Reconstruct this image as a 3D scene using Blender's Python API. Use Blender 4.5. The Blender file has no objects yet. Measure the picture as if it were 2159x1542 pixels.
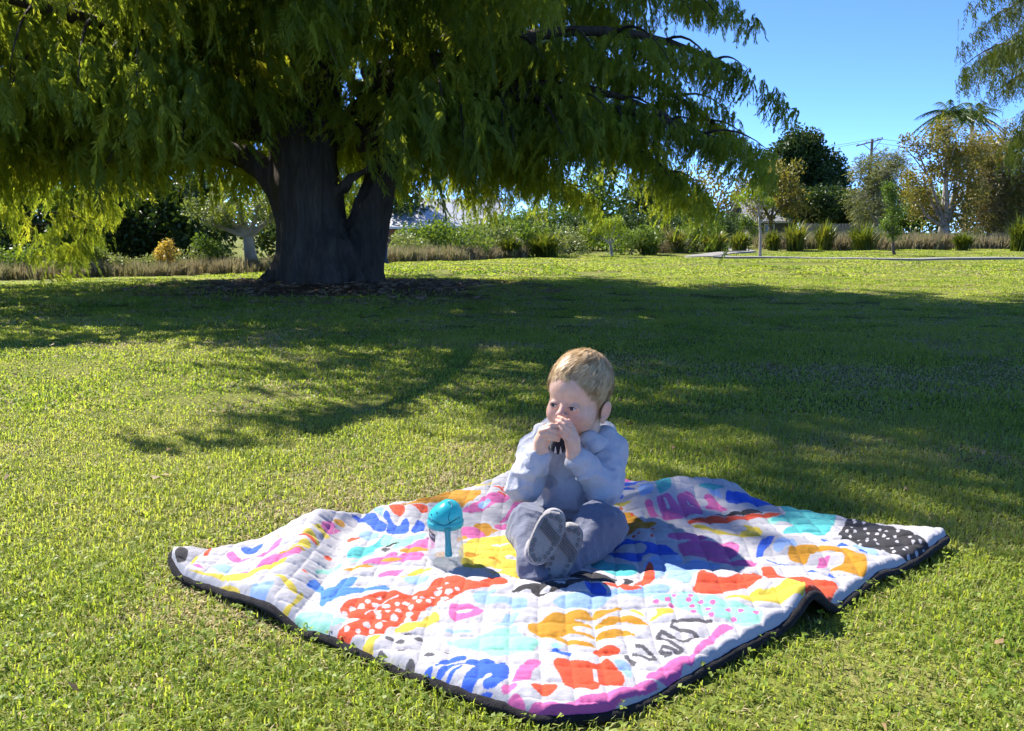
import bpy, math, random
import numpy as np
from mathutils import Vector, Matrix, Euler
R = math.radians
sc = bpy.context.scene
COL = sc.collection

# ------------------------------------------------------------------ camera
cam_d = bpy.data.cameras.new("camera")
cam = bpy.data.objects.new("camera", cam_d); COL.objects.link(cam)
cam.location = (0.0, 0.0, 0.78)
cam.rotation_euler = (R(90 - 8.873), 0, 0)
cam_d.sensor_fit = 'HORIZONTAL'; cam_d.sensor_width = 36.0
cam_d.lens = 36.0 * 1800.0 / 2159.0
cam_d.clip_start = 0.02; cam_d.clip_end = 3000.0
sc.camera = cam

# ------------------------------------------------------------------ sky and sun (sun behind the tree, up to the left)
SUN_AZ = 48.0      # degrees left of the view direction
SUN_EL = 47.0
world = bpy.data.worlds.new("World"); sc.world = world; world.use_nodes = True
wn = world.node_tree.nodes; wl = world.node_tree.links
wn.clear()
sky = wn.new('ShaderNodeTexSky'); sky.sky_type = 'NISHITA'; sky.sun_disc = False
sky.sun_elevation = R(SUN_EL); sky.sun_rotation = R(-SUN_AZ)
sky.altitude = 3000.0; sky.air_density = 0.46; sky.dust_density = 0.0; sky.ozone_density = 10.0
bg = wn.new('ShaderNodeBackground'); bg.inputs['Strength'].default_value = 0.15
wo = wn.new('ShaderNodeOutputWorld')
wl.new(sky.outputs[0], bg.inputs[0]); wl.new(bg.outputs[0], wo.inputs[0])
sun_d = bpy.data.lights.new("sun", 'SUN'); sun_d.energy = 3.8; sun_d.angle = R(0.53)
sun_d.color = (1.0, 0.94, 0.84)
sun = bpy.data.objects.new("sun", sun_d); COL.objects.link(sun)
az, el = R(SUN_AZ), R(SUN_EL)
sdir = Vector((-math.sin(az) * math.cos(el), math.cos(az) * math.cos(el), math.sin(el)))
sun.rotation_euler = (-sdir).to_track_quat('-Z', 'Y').to_euler()
sun.location = sdir * 60
vs = sc.view_settings
vs.view_transform = 'Standard'; vs.look = 'None'; vs.exposure = 1.7; vs.gamma = 1.0
try: vs.use_curve_mapping = False
except Exception: pass
sc.render.engine = 'CYCLES'
sc.cycles.max_bounces = 4; sc.cycles.transparent_max_bounces = 8
sc.cycles.diffuse_bounces = 2; sc.cycles.glossy_bounces = 2; sc.cycles.transmission_bounces = 4
sc.cycles.caustics_reflective = False; sc.cycles.caustics_refractive = True
sc.cycles.use_denoising = True; sc.cycles.use_adaptive_sampling = True; sc.cycles.adaptive_threshold = 0.03

# ------------------------------------------------------------------ helpers
rng = np.random.default_rng(7)
def tag(o, label=None, cat=None, group=None, kind=None):
    if label: o['label'] = label
    if cat: o['category'] = cat
    if group: o['group'] = group
    if kind: o['kind'] = kind
    return o
def empty(name, loc=(0, 0, 0), rz=0.0, parent=None):
    o = bpy.data.objects.new(name, None); COL.objects.link(o)
    o.location = loc; o.rotation_euler = (0, 0, rz); o.empty_display_size = 0.1
    if parent: o.parent = parent
    return o
def new_mesh(name, V, F, smooth=False, mats=None, fmat=None):
    me = bpy.data.meshes.new(name)
    V = np.asarray(V, np.float32)
    if isinstance(F, np.ndarray):
        n, k = F.shape
        me.vertices.add(len(V)); me.vertices.foreach_set('co', V.ravel())
        me.loops.add(n * k); me.loops.foreach_set('vertex_index', F.astype(np.int32).ravel())
        me.polygons.add(n); me.polygons.foreach_set('loop_start', np.arange(0, n * k, k, dtype=np.int32))
        me.polygons.foreach_set('loop_total', np.full(n, k, np.int32))
    else:
        me.from_pydata(V.tolist(), [], F)
    for m in (mats or []): me.materials.append(m)
    if fmat is not None: me.polygons.foreach_set('material_index', np.asarray(fmat, np.int32))
    if smooth: me.polygons.foreach_set('use_smooth', np.ones(len(me.polygons), bool))
    me.update(); me.validate()
    return me
def world_of(p):
    M = Matrix.Translation(p.location) @ p.rotation_euler.to_matrix().to_4x4() @ Matrix.Diagonal((*p.scale, 1))
    return M if p.parent is None else world_of(p.parent) @ p.matrix_parent_inverse @ M
def obj(name, me, parent=None, loc=None):
    o = bpy.data.objects.new(name, me); COL.objects.link(o)
    if parent is not None:
        o.parent = parent
        if loc is None:   # geometry is given in world space: undo the parent's placement
            o.matrix_parent_inverse = world_of(parent).inverted()
    if loc is not None: o.location = loc
    return o
class MB:
    """collects verts and faces"""
    def __init__(s): s.V = []; s.F = []; s.m = []; s.n = 0
    def add(s, V, F, mi=0):
        V = np.asarray(V, float)
        s.V.append(V); s.F += [tuple(int(i) + s.n for i in f) for f in F]; s.m += [mi] * len(F); s.n += len(V)
    def mesh(s, name, mats, smooth=False):
        V = np.concatenate(s.V)
        return new_mesh(name, V, s.F, smooth, mats, s.m)
def frames(P):
    P = np.asarray(P, float); T = np.gradient(P, axis=0); T /= np.linalg.norm(T, axis=1)[:, None] + 1e-12
    N = np.zeros_like(P); a = np.array([0, 0, 1.0]) if abs(T[0][2]) < .9 else np.array([1.0, 0, 0])
    n = np.cross(T[0], a); n /= np.linalg.norm(n)
    for i in range(len(P)):
        n = n - T[i] * np.dot(n, T[i]); n /= np.linalg.norm(n) + 1e-12; N[i] = n
    return T, N, np.cross(T, N)
def tube(P, r, k=8, cap=True):
    P = np.asarray(P, float); r = np.broadcast_to(np.asarray(r, float), (len(P),))
    T, N, B = frames(P); a = np.linspace(0, 2 * np.pi, k, endpoint=False)
    V = (P[:, None] + r[:, None, None] * (np.cos(a)[None, :, None] * N[:, None] + np.sin(a)[None, :, None] * B[:, None])).reshape(-1, 3)
    F = []
    for i in range(len(P) - 1):
        for j in range(k):
            j2 = (j + 1) % k; F.append((i * k + j, i * k + j2, (i + 1) * k + j2, (i + 1) * k + j))
    if cap: F.append(tuple(range(k))[::-1]); F.append(tuple((len(P) - 1) * k + j for j in range(k)))
    return V, F
def box(c, s, rz=0.0):
    c = np.asarray(c, float); h = np.asarray(s, float) / 2
    V = np.array([[x, y, z] for x in (-1, 1) for y in (-1, 1) for z in (-1, 1)], float) * h
    cs, sn = math.cos(rz), math.sin(rz)
    V = np.stack([V[:, 0] * cs - V[:, 1] * sn, V[:, 0] * sn + V[:, 1] * cs, V[:, 2]], 1) + c
    return V, [(0, 1, 3, 2), (4, 6, 7, 5), (0, 4, 5, 1), (2, 3, 7, 6), (0, 2, 6, 4), (1, 5, 7, 3)]
def lathe(prof, k=32, c=(0, 0, 0)):
    prof = np.asarray(prof, float); a = np.linspace(0, 2 * np.pi, k, endpoint=False)
    V = np.stack([prof[:, 0][:, None] * np.cos(a), prof[:, 0][:, None] * np.sin(a), np.repeat(prof[:, 1][:, None], k, 1)], -1).reshape(-1, 3) + np.asarray(c)
    F = []
    for i in range(len(prof) - 1):
        for j in range(k):
            j2 = (j + 1) % k; F.append((i * k + j, i * k + j2, (i + 1) * k + j2, (i + 1) * k + j))
    return V, F
def spline(pts, n=24):
    """Catmull-Rom through the points"""
    p = np.asarray(pts, float); p = np.vstack([2 * p[0] - p[1], p, 2 * p[-1] - p[-2]])
    out = []; m = len(p) - 3
    for t in np.linspace(0, m, n):
        i = min(int(t), m - 1); u = t - i; a, b, c, d = p[i:i + 4]
        out.append(.5 * ((2 * b) + (-a + c) * u + (2 * a - 5 * b + 4 * c - d) * u * u + (-a + 3 * b - 3 * c + d) * u ** 3))
    return np.array(out)
_perm = np.random.default_rng(3).random(4096).astype(np.float32)
def vnoise(x, y, z=0.0, seed=0):
    """value noise in [-1,1]"""
    x, y, z = np.broadcast_arrays(np.asarray(x, np.float32), np.asarray(y, np.float32), np.asarray(z, np.float32))
    xi, yi, zi = np.floor(x).astype(np.int64), np.floor(y).astype(np.int64), np.floor(z).astype(np.int64)
    fx, fy, fz = x - xi, y - yi, z - zi
    fx = fx * fx * (3 - 2 * fx); fy = fy * fy * (3 - 2 * fy); fz = fz * fz * (3 - 2 * fz)
    def h(a, b, c): return _perm[((a * 73856093) ^ (b * 19349663) ^ (c * 83492791) ^ (seed * 2654435)) & 4095]
    r = 0
    for dx in (0, 1):
        for dy in (0, 1):
            for dz in (0, 1):
                r = r + h(xi + dx, yi + dy, zi + dz) * (fx if dx else 1 - fx) * (fy if dy else 1 - fy) * (fz if dz else 1 - fz)
    return r * 2 - 1
# ------------------------------------------------------------------ materials
def lin(c): return tuple((v / 12.92 if v <= .04045 else ((v + .055) / 1.055) ** 2.4) for v in c)
def s255(r, g, b): return lin((r / 255, g / 255, b / 255))
def nmat(name):
    m = bpy.data.materials.new(name); m.use_nodes = True; nt = m.node_tree; nt.nodes.clear()
    out = nt.nodes.new('ShaderNodeOutputMaterial')
    return m, nt, out
def N(nt, t, **kw):
    n = nt.nodes.new(t)
    for k, v in kw.items():
        if k.startswith('i_'): n.inputs[k[2:].replace('_', ' ')].default_value = v
        else: setattr(n, k, v)
    return n
def ramp(nt, fac, stops):
    r = nt.nodes.new('ShaderNodeValToRGB'); e = r.color_ramp.elements
    while len(e) < len(stops): e.new(0.5)
    for el_, (p, c) in zip(e, stops): el_.position = p; el_.color = (*c[:3], 1)
    nt.links.new(fac, r.inputs[0]); return r.outputs[0]
def noise(nt, scale, detail=4, rough=.6, vec=None, coord='Object'):
    n = N(nt, 'ShaderNodeTexNoise'); n.inputs['Scale'].default_value = scale
    n.inputs['Detail'].default_value = detail; n.inputs['Roughness'].default_value = rough
    if vec is None: vec = N(nt, 'ShaderNodeTexCoord').outputs[coord]
    nt.links.new(vec, n.inputs['Vector']); return n.outputs['Fac']
def simple(name, col, rough=.7, scale=20, var=.25, bump=0.0, bscale=80, metal=0.0, spec=.5, sheen=0.0):
    m, nt, out = nmat(name)
    b = N(nt, 'ShaderNodeBsdfPrincipled')
    f = noise(nt, scale)
    c = ramp(nt, f, [(.25, tuple(v * (1 - var) for v in col)), (.75, tuple(min(1, v * (1 + var)) for v in col))])
    nt.links.new(c, b.inputs['Base Color'])
    b.inputs['Roughness'].default_value = rough; b.inputs['Metallic'].default_value = metal
    b.inputs['Specular IOR Level'].default_value = spec
    if sheen: b.inputs['Sheen Weight'].default_value = sheen
    if bump:
        bp = N(nt, 'ShaderNodeBump'); bp.inputs['Strength'].default_value = bump; bp.inputs['Distance'].default_value = .01
        nt.links.new(noise(nt, bscale, 6), bp.inputs['Height']); nt.links.new(bp.outputs[0], b.inputs['Normal'])
    nt.links.new(b.outputs[0], out.inputs[0]); return m
def leafmat(name, stops, trans=.5, tint=(1.25, 1.2, .55), rough=.45, nscale=.6, gloss=.25):
    """leaf: colour varies from spray to spray and in patches; light passes through"""
    m, nt, out = nmat(name)
    oi = N(nt, 'ShaderNodeObjectInfo'); g = N(nt, 'ShaderNodeNewGeometry')
    f = noise(nt, nscale, 3, .6, g.outputs['Position'])
    mx = N(nt, 'ShaderNodeMath', operation='ADD'); mul = N(nt, 'ShaderNodeMath', operation='MULTIPLY_ADD')
    at = N(nt, 'ShaderNodeAttribute'); at.attribute_name = 'rnd'
    ma = N(nt, 'ShaderNodeMath', operation='MULTIPLY'); ma.inputs[1].default_value = .34; nt.links.new(at.outputs['Fac'], ma.inputs[0])
    mul.inputs[1].default_value = .16; nt.links.new(oi.outputs['Random'], mul.inputs[0]); nt.links.new(ma.outputs[0], mul.inputs[2])
    s1 = N(nt, 'ShaderNodeMath', operation='MULTIPLY'); s1.inputs[1].default_value = .75; nt.links.new(f, s1.inputs[0])
    nt.links.new(mul.outputs[0], mx.inputs[0]); nt.links.new(s1.outputs[0], mx.inputs[1])
    c = ramp(nt, mx.outputs[0], stops)
    d = N(nt, 'ShaderNodeBsdfPrincipled'); d.inputs['Roughness'].default_value = rough; d.inputs['Specular IOR Level'].default_value = gloss
    nt.links.new(c, d.inputs['Base Color'])
    t = N(nt, 'ShaderNodeBsdfTranslucent')
    tc = N(nt, 'ShaderNodeMix', data_type='RGBA', blend_type='MULTIPLY'); tc.inputs[0].default_value = 1.0
    nt.links.new(c, tc.inputs[6]); tc.inputs[7].default_value = (*tint, 1)
    nt.links.new(tc.outputs[2], t.inputs[0])
    ms = N(nt, 'ShaderNodeMixShader'); ms.inputs[0].default_value = trans
    nt.links.new(d.outputs[0], ms.inputs[1]); nt.links.new(t.outputs[0], ms.inputs[2])
    nt.links.new(ms.outputs[0], out.inputs[0]); return m
# ------------------------------------------------------------------ scattering of uncountable foliage
def source(name, meshes):
    c = bpy.data.collections.new(name)
    for i, me in enumerate(meshes):
        o = bpy.data.objects.new(name + '_%d' % i, me); c.objects.link(o)
    return c
def rnd_attr(me, vals):
    a = me.attributes.new('rnd', 'FLOAT', 'POINT'); a.data.foreach_set('value', np.asarray(vals, np.float32))
def scatter(name, P, ROT, SCL, coll, parent=None, n_src=1, idx=None):
    P = np.asarray(P, np.float32); n = len(P)
    me = bpy.data.meshes.new(name); me.vertices.add(n); me.vertices.foreach_set('co', P.ravel())
    a = me.attributes.new('rot', 'FLOAT_VECTOR', 'POINT'); a.data.foreach_set('vector', np.asarray(ROT, np.float32).ravel())
    SCL = np.asarray(SCL, np.float32)
    if SCL.ndim == 1: SCL = np.repeat(SCL[:, None], 3, 1)
    a = me.attributes.new('scl', 'FLOAT_VECTOR', 'POINT'); a.data.foreach_set('vector', np.ascontiguousarray(SCL).ravel())
    if idx is None: idx = np.random.default_rng(n).integers(0, n_src, n)
    a = me.attributes.new('pick', 'INT', 'POINT'); a.data.foreach_set('value', np.asarray(idx, np.int32))
    o = obj(name, me, parent)
    ng = bpy.data.node_groups.new(name + '_nodes', 'GeometryNodeTree')
    ng.interface.new_socket('Geometry', in_out='INPUT', socket_type='NodeSocketGeometry')
    ng.interface.new_socket('Geometry', in_out='OUTPUT', socket_type='NodeSocketGeometry')
    L = ng.links; nn = ng.nodes
    gi = nn.new('NodeGroupInput'); go = nn.new('NodeGroupOutput')
    ci = nn.new('GeometryNodeCollectionInfo'); ci.inputs['Collection'].default_value = coll
    ci.inputs['Separate Children'].default_value = True; ci.inputs['Reset Children'].default_value = True
    ip = nn.new('GeometryNodeInstanceOnPoints'); ip.inputs['Pick Instance'].default_value = True
    def att(nm, t):
        q = nn.new('GeometryNodeInputNamedAttribute'); q.data_type = t; q.inputs['Name'].default_value = nm
        return [s for s in q.outputs if s.enabled and s.name == 'Attribute'][0]
    L.new(gi.outputs[0], ip.inputs['Points']); L.new(ci.outputs[0], ip.inputs['Instance'])
    L.new(att('pick', 'INT'), ip.inputs['Instance Index'])
    L.new(att('rot', 'FLOAT_VECTOR'), ip.inputs['Rotation']); L.new(att('scl', 'FLOAT_VECTOR'), ip.inputs['Scale'])
    L.new(ip.outputs[0], go.inputs[0])
    md = o.modifiers.new('scatter', 'NODES'); md.node_group = ng
    return o
# ---- blanket outline and height in metres (x right, y away from the camera) ----
BL_NL=[(0.066,1.252),(0.0299,1.258),(-0.0613,1.310),(-0.1899,1.405),(-0.3404,1.5186),(-0.4988,1.6338),(-0.6441,1.7485),(-0.7326,1.8063),(-0.78,1.862)]
BL_LF=[(-0.78,1.862),(-0.7909,1.921),(-0.7279,1.9581),(-0.6099,2.0231),(-0.4798,2.1287),(-0.366,2.2699),(-0.2444,2.3653),(-0.1128,2.4687),(0.0,2.63),(0.027,2.65)]
BL_FR=[(0.027,2.65),(0.06,2.641),(0.1798,2.6025),(0.3365,2.5442),(0.4564,2.4785),(0.592,2.4493),(0.6754,2.343),(0.7574,2.2616),(0.8862,2.1893),(0.9749,2.1031),(1.0579,2.0366),(1.068,2.01)]
BL_RN=[(1.068,2.01),(1.0491,1.9836),(0.9368,1.891),(0.7785,1.7743),(0.672,1.67),(0.605,1.62),(0.5261,1.56),(0.4194,1.4748),(0.3221,1.398),(0.2435,1.330),(0.1655,1.275),(0.066,1.252)]
BL_R1=[(-0.4771,2.2068),(-0.5053,2.0294),(-0.5011,1.7818),(-0.4967,1.5791)]
BL_R2=[(-0.1945,1.7555),(-0.0794,1.705),(0.0496,1.676),(0.168,1.6807),(0.3145,1.6736),(0.3853,1.6387),(0.4741,1.6117)]
BL_R3=[(0.3752,2.2392),(0.4796,2.3787),(0.5983,2.3603)]
BL_R4=[(0.4054,1.7299),(0.485,1.7249),(0.5522,1.6807),(0.61,1.60)]
BL_R5=[(0.3364,1.9958),(0.4893,2.0058),(0.6191,1.9729),(0.745,1.9101),(0.8133,1.8089)]
def seg_dist(x,y,pl):
    best=np.full(x.shape,9.0); tt=np.zeros(x.shape); sd=np.zeros(x.shape)
    n=len(pl)-1
    for i in range(n):
        ax,ay=pl[i];bx,by=pl[i+1]
        dx,dy=bx-ax,by-ay; L2=dx*dx+dy*dy
        t=np.clip(((x-ax)*dx+(y-ay)*dy)/L2,0,1)
        ex,ey=x-ax-t*dx,y-ay-t*dy
        d=np.hypot(ex,ey); m=d<best
        best=np.where(m,d,best); tt=np.where(m,(i+t)/n,tt)
        sd=np.where(m,np.sign(dx*ey-dy*ex)*d,sd)
    return best,tt,sd
def bl_base(x,y):
    z=np.full(x.shape,0.034)
    d,t,s=seg_dist(x,y,BL_R1)
    a=0.042*np.clip(1.3-t,0,1)
    z=z+a*np.where(s>0,np.exp(-(d/0.05)**2),np.exp(-(d/0.085)**2))-0.014*np.exp(-((s-0.085)/0.03)**2)
    d,t,s=seg_dist(x,y,BL_R2)
    z=z+0.015*np.where(s<0,np.exp(-(d/0.09)**2),np.exp(-(d/0.045)**2))*np.clip(t*6,0.3,1)
    d,t,s=seg_dist(x,y,BL_R3); z=z+0.04*np.exp(-(d/0.07)**2)
    d,t,s=seg_dist(x,y,BL_R4); z=z+(0.022+0.038*t**2)*np.exp(-(d/0.055)**2)
    d,t,s=seg_dist(x,y,BL_R5); z=z+0.013*np.exp(-(d/0.05)**2)
    z=z+0.035*np.exp(-(((x+0.80)**2+(y-1.88)**2)/0.07**2))
    z=z+0.02*np.exp(-(((x-1.07)**2+(y-2.0)**2)/0.12**2))
    z=z+0.006*np.sin(7.1*x+2.0*y)*np.sin(6.3*y-1.7*x+0.6)
    return z
# ================================================================== ground, path, lawn
TX, TY = -2.35, 11.75                      # foot of the big cypress
def ground_z(x, y):
    x = np.asarray(x, float); y = np.asarray(y, float)
    r2 = ((x - TX) / 3.2) ** 2 + ((y - TY) / 2.6) ** 2
    z = 0.09 * np.exp(-r2)
    far = np.clip((np.hypot(x, y) - 4.5) / 6, 0, 1)
    z = z + far * 0.035 * vnoise(x * .35, y * .35, 0, 5) + far * .02 * vnoise(x * 1.1, y * 1.1, 0, 6)
    return z
def graded(a, b, near, n, p=2.2):
    t = np.linspace(-1, 1, n); u = np.sign(t) * np.abs(t) ** p
    return np.where(u < 0, near + u * (near - a), near + u * (b - near))
gx = graded(-700, 700, 0, 331, 3.0); gy = graded(-60, 1500, 9, 401, 3.2)
GX, GY = np.meshgrid(gx, gy)
GV = np.stack([GX, GY, ground_z(GX, GY)], -1).reshape(-1, 3)
nx_, ny_ = len(gx), len(gy)
ii = (np.arange(ny_ - 1)[:, None] * nx_ + np.arange(nx_ - 1)[None]).ravel()
GF = np.stack([ii, ii + 1, ii + nx_ + 1, ii + nx_], 1)
def ground_material():
    m, nt, out = nmat('lawn_soil')
    b = N(nt, 'ShaderNodeBsdfPrincipled'); b.inputs['Roughness'].default_value = .95; b.inputs['Specular IOR Level'].default_value = .1
    g = N(nt, 'ShaderNodeNewGeometry'); pos = g.outputs['Position']
    f1 = noise(nt, 2.2, 6, .65, pos); f2 = noise(nt, 45, 4, .7, pos); f3 = noise(nt, .45, 3, .6, pos)
    lawn = ramp(nt, f1, [(.3, (.10, .13, .022)), (.55, (.18, .20, .045)), (.8, (.30, .27, .12))])
    fine = ramp(nt, f2, [(.3, (.35, .35, .35)), (.7, (1.25, 1.2, 1.1))])
    mx = N(nt, 'ShaderNodeMix', data_type='RGBA', blend_type='MULTIPLY'); mx.inputs[0].default_value = .8
    nt.links.new(lawn, mx.inputs[6]); nt.links.new(fine, mx.inputs[7])
    dirt = ramp(nt, f2, [(.3, (.055, .032, .018)), (.7, (.15, .088, .05))])
    sx = N(nt, 'ShaderNodeVectorMath', operation='SUBTRACT'); sx.inputs[1].default_value = (TX + .25, TY - .35, 0); nt.links.new(pos, sx.inputs[0])
    mlt = N(nt, 'ShaderNodeVectorMath', operation='MULTIPLY'); mlt.inputs[1].default_value = (.50, .62, 0); nt.links.new(sx.outputs[0], mlt.inputs[0])
    ln = N(nt, 'ShaderNodeVectorMath', operation='LENGTH'); nt.links.new(mlt.outputs[0], ln.inputs[0])
    ad = N(nt, 'ShaderNodeMath', operation='MULTIPLY_ADD'); ad.inputs[1].default_value = .9; nt.links.new(f1, ad.inputs[0]); nt.links.new(ln.outputs['Value'], ad.inputs[2])
    msk = ramp(nt, ad.outputs[0], [(.0, (1, 1, 1)), (.995, (1, 1, 1)), (1.0, (1, 1, 1))])
    mr = N(nt, 'ShaderNodeMapRange'); mr.inputs['From Min'].default_value = 1.25; mr.inputs['From Max'].default_value = 1.75
    mr.inputs['To Min'].default_value = 1; mr.inputs['To Max'].default_value = 0; nt.links.new(ad.outputs[0], mr.inputs['Value'])
    m2 = N(nt, 'ShaderNodeMix', data_type='RGBA'); nt.links.new(mr.outputs[0], m2.inputs[0]); nt.links.new(mx.outputs[2], m2.inputs[6]); nt.links.new(dirt, m2.inputs[7])
    nt.links.new(m2.outputs[2], b.inputs['Base Color'])
    bp = N(nt, 'ShaderNodeBump'); bp.inputs['Strength'].default_value = .8; bp.inputs['Distance'].default_value = .02
    nt.links.new(f2, bp.inputs['Height']); nt.links.new(bp.outputs[0], b.inputs['Normal'])
    nt.links.new(b.outputs[0], out.inputs[0]); return m
ground = obj('ground', new_mesh('ground', GV, GF, True, [ground_material()])); tag(ground, kind='structure')

def dirt_amount(x, y):
    d = np.hypot((x - TX - .25) * .5, (y - TY + .35) * .62) + .45 * (vnoise(x * 2.2, y * 2.2, 0, 9) * .5 + .5)
    return np.clip((1.45 - d) / .35, 0, 1)
# concrete path winding into the planting
path_c = spline([(44, 24.4), (26, 24.5), (13, 24.9), (8, 25.6), (6.1, 26.6), (6.2, 28.4), (7.6, 30.8), (9.2, 34), (10.3, 40)], 90)
pt = np.gradient(path_c, axis=0); pt /= np.linalg.norm(pt, axis=1)[:, None]; pn = np.stack([-pt[:, 1], pt[:, 0]], 1)
Lp, Rp = path_c + pn * .42, path_c - pn * .42
def strip3(a, b, dz):
    za, zb = ground_z(a[:, 0], a[:, 1]) + dz, ground_z(b[:, 0], b[:, 1]) + dz
    z = np.maximum(za, zb)
    return np.concatenate([np.c_[a, z], np.c_[b, z], np.c_[a, z - .12], np.c_[b, z - .12]])
npth = len(path_c); pF = []
for i in range(npth - 1):
    pF += [(i, npth + i, npth + i + 1, i + 1), (2 * npth + i, i, i + 1, 2 * npth + i + 1), (npth + i, 3 * npth + i, 3 * npth + i + 1, npth + i + 1)]
path = obj('path', new_mesh('path', strip3(Lp, Rp, .05), pF, False, [simple('concrete', (.22, .21, .19), .9, 3, .15, .3, 60)])); tag(path, kind='structure')
def path_dist(x, y):
    d = np.full(x.shape, 99.0)
    for q in path_c[::2]: d = np.minimum(d, np.hypot(x - q[0], y - q[1]))
    return d
# ---- lawn grass: real blades in tufts
grass_green = leafmat('grass_blade', [(.2, (.070, .145, .034)), (.42, (.18, .285, .046)), (.62, (.32, .40, .07)), (.85, (.38, .42, .13)), (.98, (.44, .42, .20))], .58, (1.25, 1.2, .55), .45, 1.1, .25)
grass_straw = leafmat('grass_straw', [(.3, (.28, .22, .10)), (.8, (.52, .45, .26))], .35, (1.1, 1.05, .8), .6, 2.0, .2)
def blades(x, y, z, h, w, r, straw=.22, lean_k=1.0, name='grass', clover=0.0):
    """one mesh of separate grass blades standing at the given points"""
    n = len(x); a = r.uniform(0, 6.283, n); dry = r.random(n) < straw * .6 + .62 * np.clip(vnoise(x * 1.7, y * 1.7, 0, 15) * 1.3 + .5 * vnoise(x * 6, y * 6, 0, 16) - .12, 0, 1)
    h = h * r.uniform(.5, 1.2, n) * np.where(dry, .65, 1); lean = r.uniform(.2, 1.5, n) * np.where(dry, 1.7, 1) * lean_k
    w = w * r.uniform(.7, 1.35, n); dx, dy = np.cos(a), np.sin(a); sx, sy = -dy * w / 2, dx * w / 2
    m1 = lean * h * .36; m2 = lean * h; z0 = z - .008; z1 = z + h * .62 * (1 - .16 * lean); z2 = z + np.maximum(h * (1 - .40 * lean), .005)
    V = np.stack([np.stack([x - sx, y - sy, z0], 1), np.stack([x + sx, y + sy, z0], 1),
                  np.stack([x + dx * m1 - sx * .95, y + dy * m1 - sy * .95, z1], 1), np.stack([x + dx * m1 + sx * .95, y + dy * m1 + sy * .95, z1], 1),
                  np.stack([x + dx * m2, y + dy * m2, z2], 1)], 1)
    b = np.arange(n)[:, None] * 5
    F = np.concatenate([b + [0, 1, 3], b + [0, 3, 2], b + [2, 3, 4]], 1).reshape(-1, 3)
    fm = np.repeat(dry.astype(np.int32), 3); rv = np.repeat(r.random(n), 5); V = V.reshape(-1, 3)
    k = int(n * clover)
    if k:
        i = r.choice(n, k, False); cx, cy, cz = x[i], y[i], z[i] + r.uniform(.012, .03, k); q = r.uniform(.005, .0085, k); a0 = r.uniform(0, 6.28, k)
        for j in range(3):
            aa = a0 + j * 2.094; ex, ey = np.cos(aa), np.sin(aa); t1, t2 = r.normal(0, .002, (2, k))
            Q = np.stack([np.stack([cx, cy, cz], 1), np.stack([cx + q * (ex * .6 + ey * .5), cy + q * (ey * .6 - ex * .5), cz + t1], 1),
                          np.stack([cx + q * ex * 1.15, cy + q * ey * 1.15, cz + t2], 1), np.stack([cx + q * (ex * .6 - ey * .5), cy + q * (ey * .6 + ex * .5), cz - t1], 1)], 1).reshape(-1, 3)
            bb = len(V) + np.arange(k)[:, None] * 4; V = np.concatenate([V, Q])
            F = np.concatenate([F, np.concatenate([bb + [0, 1, 2], bb + [0, 2, 3]], 1).reshape(-1, 3)])
            fm = np.concatenate([fm, np.zeros(2 * k, np.int32)]); rv = np.concatenate([rv, np.repeat(r.uniform(0, .5, k), 4)])
    me = new_mesh(name, V, F, False, [grass_green, grass_straw], fm); rnd_attr(me, rv)
    return me
def bl_outline_mask(x, y, grow):
    poly = np.array(BL_NL[:-1] + BL_LF[:-1] + BL_FR[:-1] + BL_RN[:-1]); c = poly.mean(0)
    q = c + (poly - c) * (1 + grow)
    ins = np.zeros(x.shape, bool); j = len(q) - 1
    for i in range(len(q)):
        xi, yi = q[i]; xj, yj = q[j]
        ins ^= ((yi > y) != (yj > y)) & (x < (xj - xi) * (y - yi) / (yj - yi + 1e-12) + xi); j = i
    return ins
def wedge(y0, y1, dens, r, side=.70, mar=.6):
    n = int((y1 - y0) * 2 * (y1 * side + mar) * dens)
    y = r.uniform(y0, y1, n); x = r.uniform(-1, 1, n) * (y1 * side + mar)
    k = np.abs(x) < y * side + mar; return x[k], y[k]
def lawn(y0, y1, dens, h, w, seed, label, clover=0.0):
    r = np.random.default_rng(seed); x, y = wedge(y0, y1, dens, r)
    k = ~bl_outline_mask(x, y, -.018); x, y = x[k], y[k]
    patch = .6 * vnoise(x * 1.3, y * 1.3, 0, 2) + .5 * vnoise(x * 4.5, y * 4.5, 0, 4)
    k = r.random(len(x)) < .72 + .5 * patch; x, y, patch = x[k], y[k], patch[k]
    o = obj('lawn_grass', blades(x, y, ground_z(x, y), h * (1 + .6 * patch), w, r, .24, 1.0, 'lawn_grass', clover)); tag(o, label, 'grass', None, 'stuff')
lawn(.85, 2.0, 32000, .026, .0027, 1, 'short sunlit lawn grass around the front of the picnic blanket', .05)
lawn(2.0, 3.6, 19000, .025, .0033, 2, 'lawn grass just behind the picnic blanket', .02)
lawn(3.6, 7.0, 6200, .025, .0064, 3, 'lawn grass between the child and the big tree in dappled shade')
r_ = np.random.default_rng(79); x_, y_ = wedge(.95, 6.5, 5.5, r_); k_ = ~bl_outline_mask(x_, y_, .16); x_, y_ = x_[k_], y_[k_]; n_ = len(x_)
L_, b_ = r_.uniform(.008, .02, n_), r_.uniform(0, 6.283, n_); w_ = L_ * r_.uniform(.3, .55, n_); z_ = ground_z(x_, y_) + r_.uniform(.014, .03, n_); cx_, sx_ = np.cos(b_), np.sin(b_); tl_ = r_.normal(0, .006, (3, n_))
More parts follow.
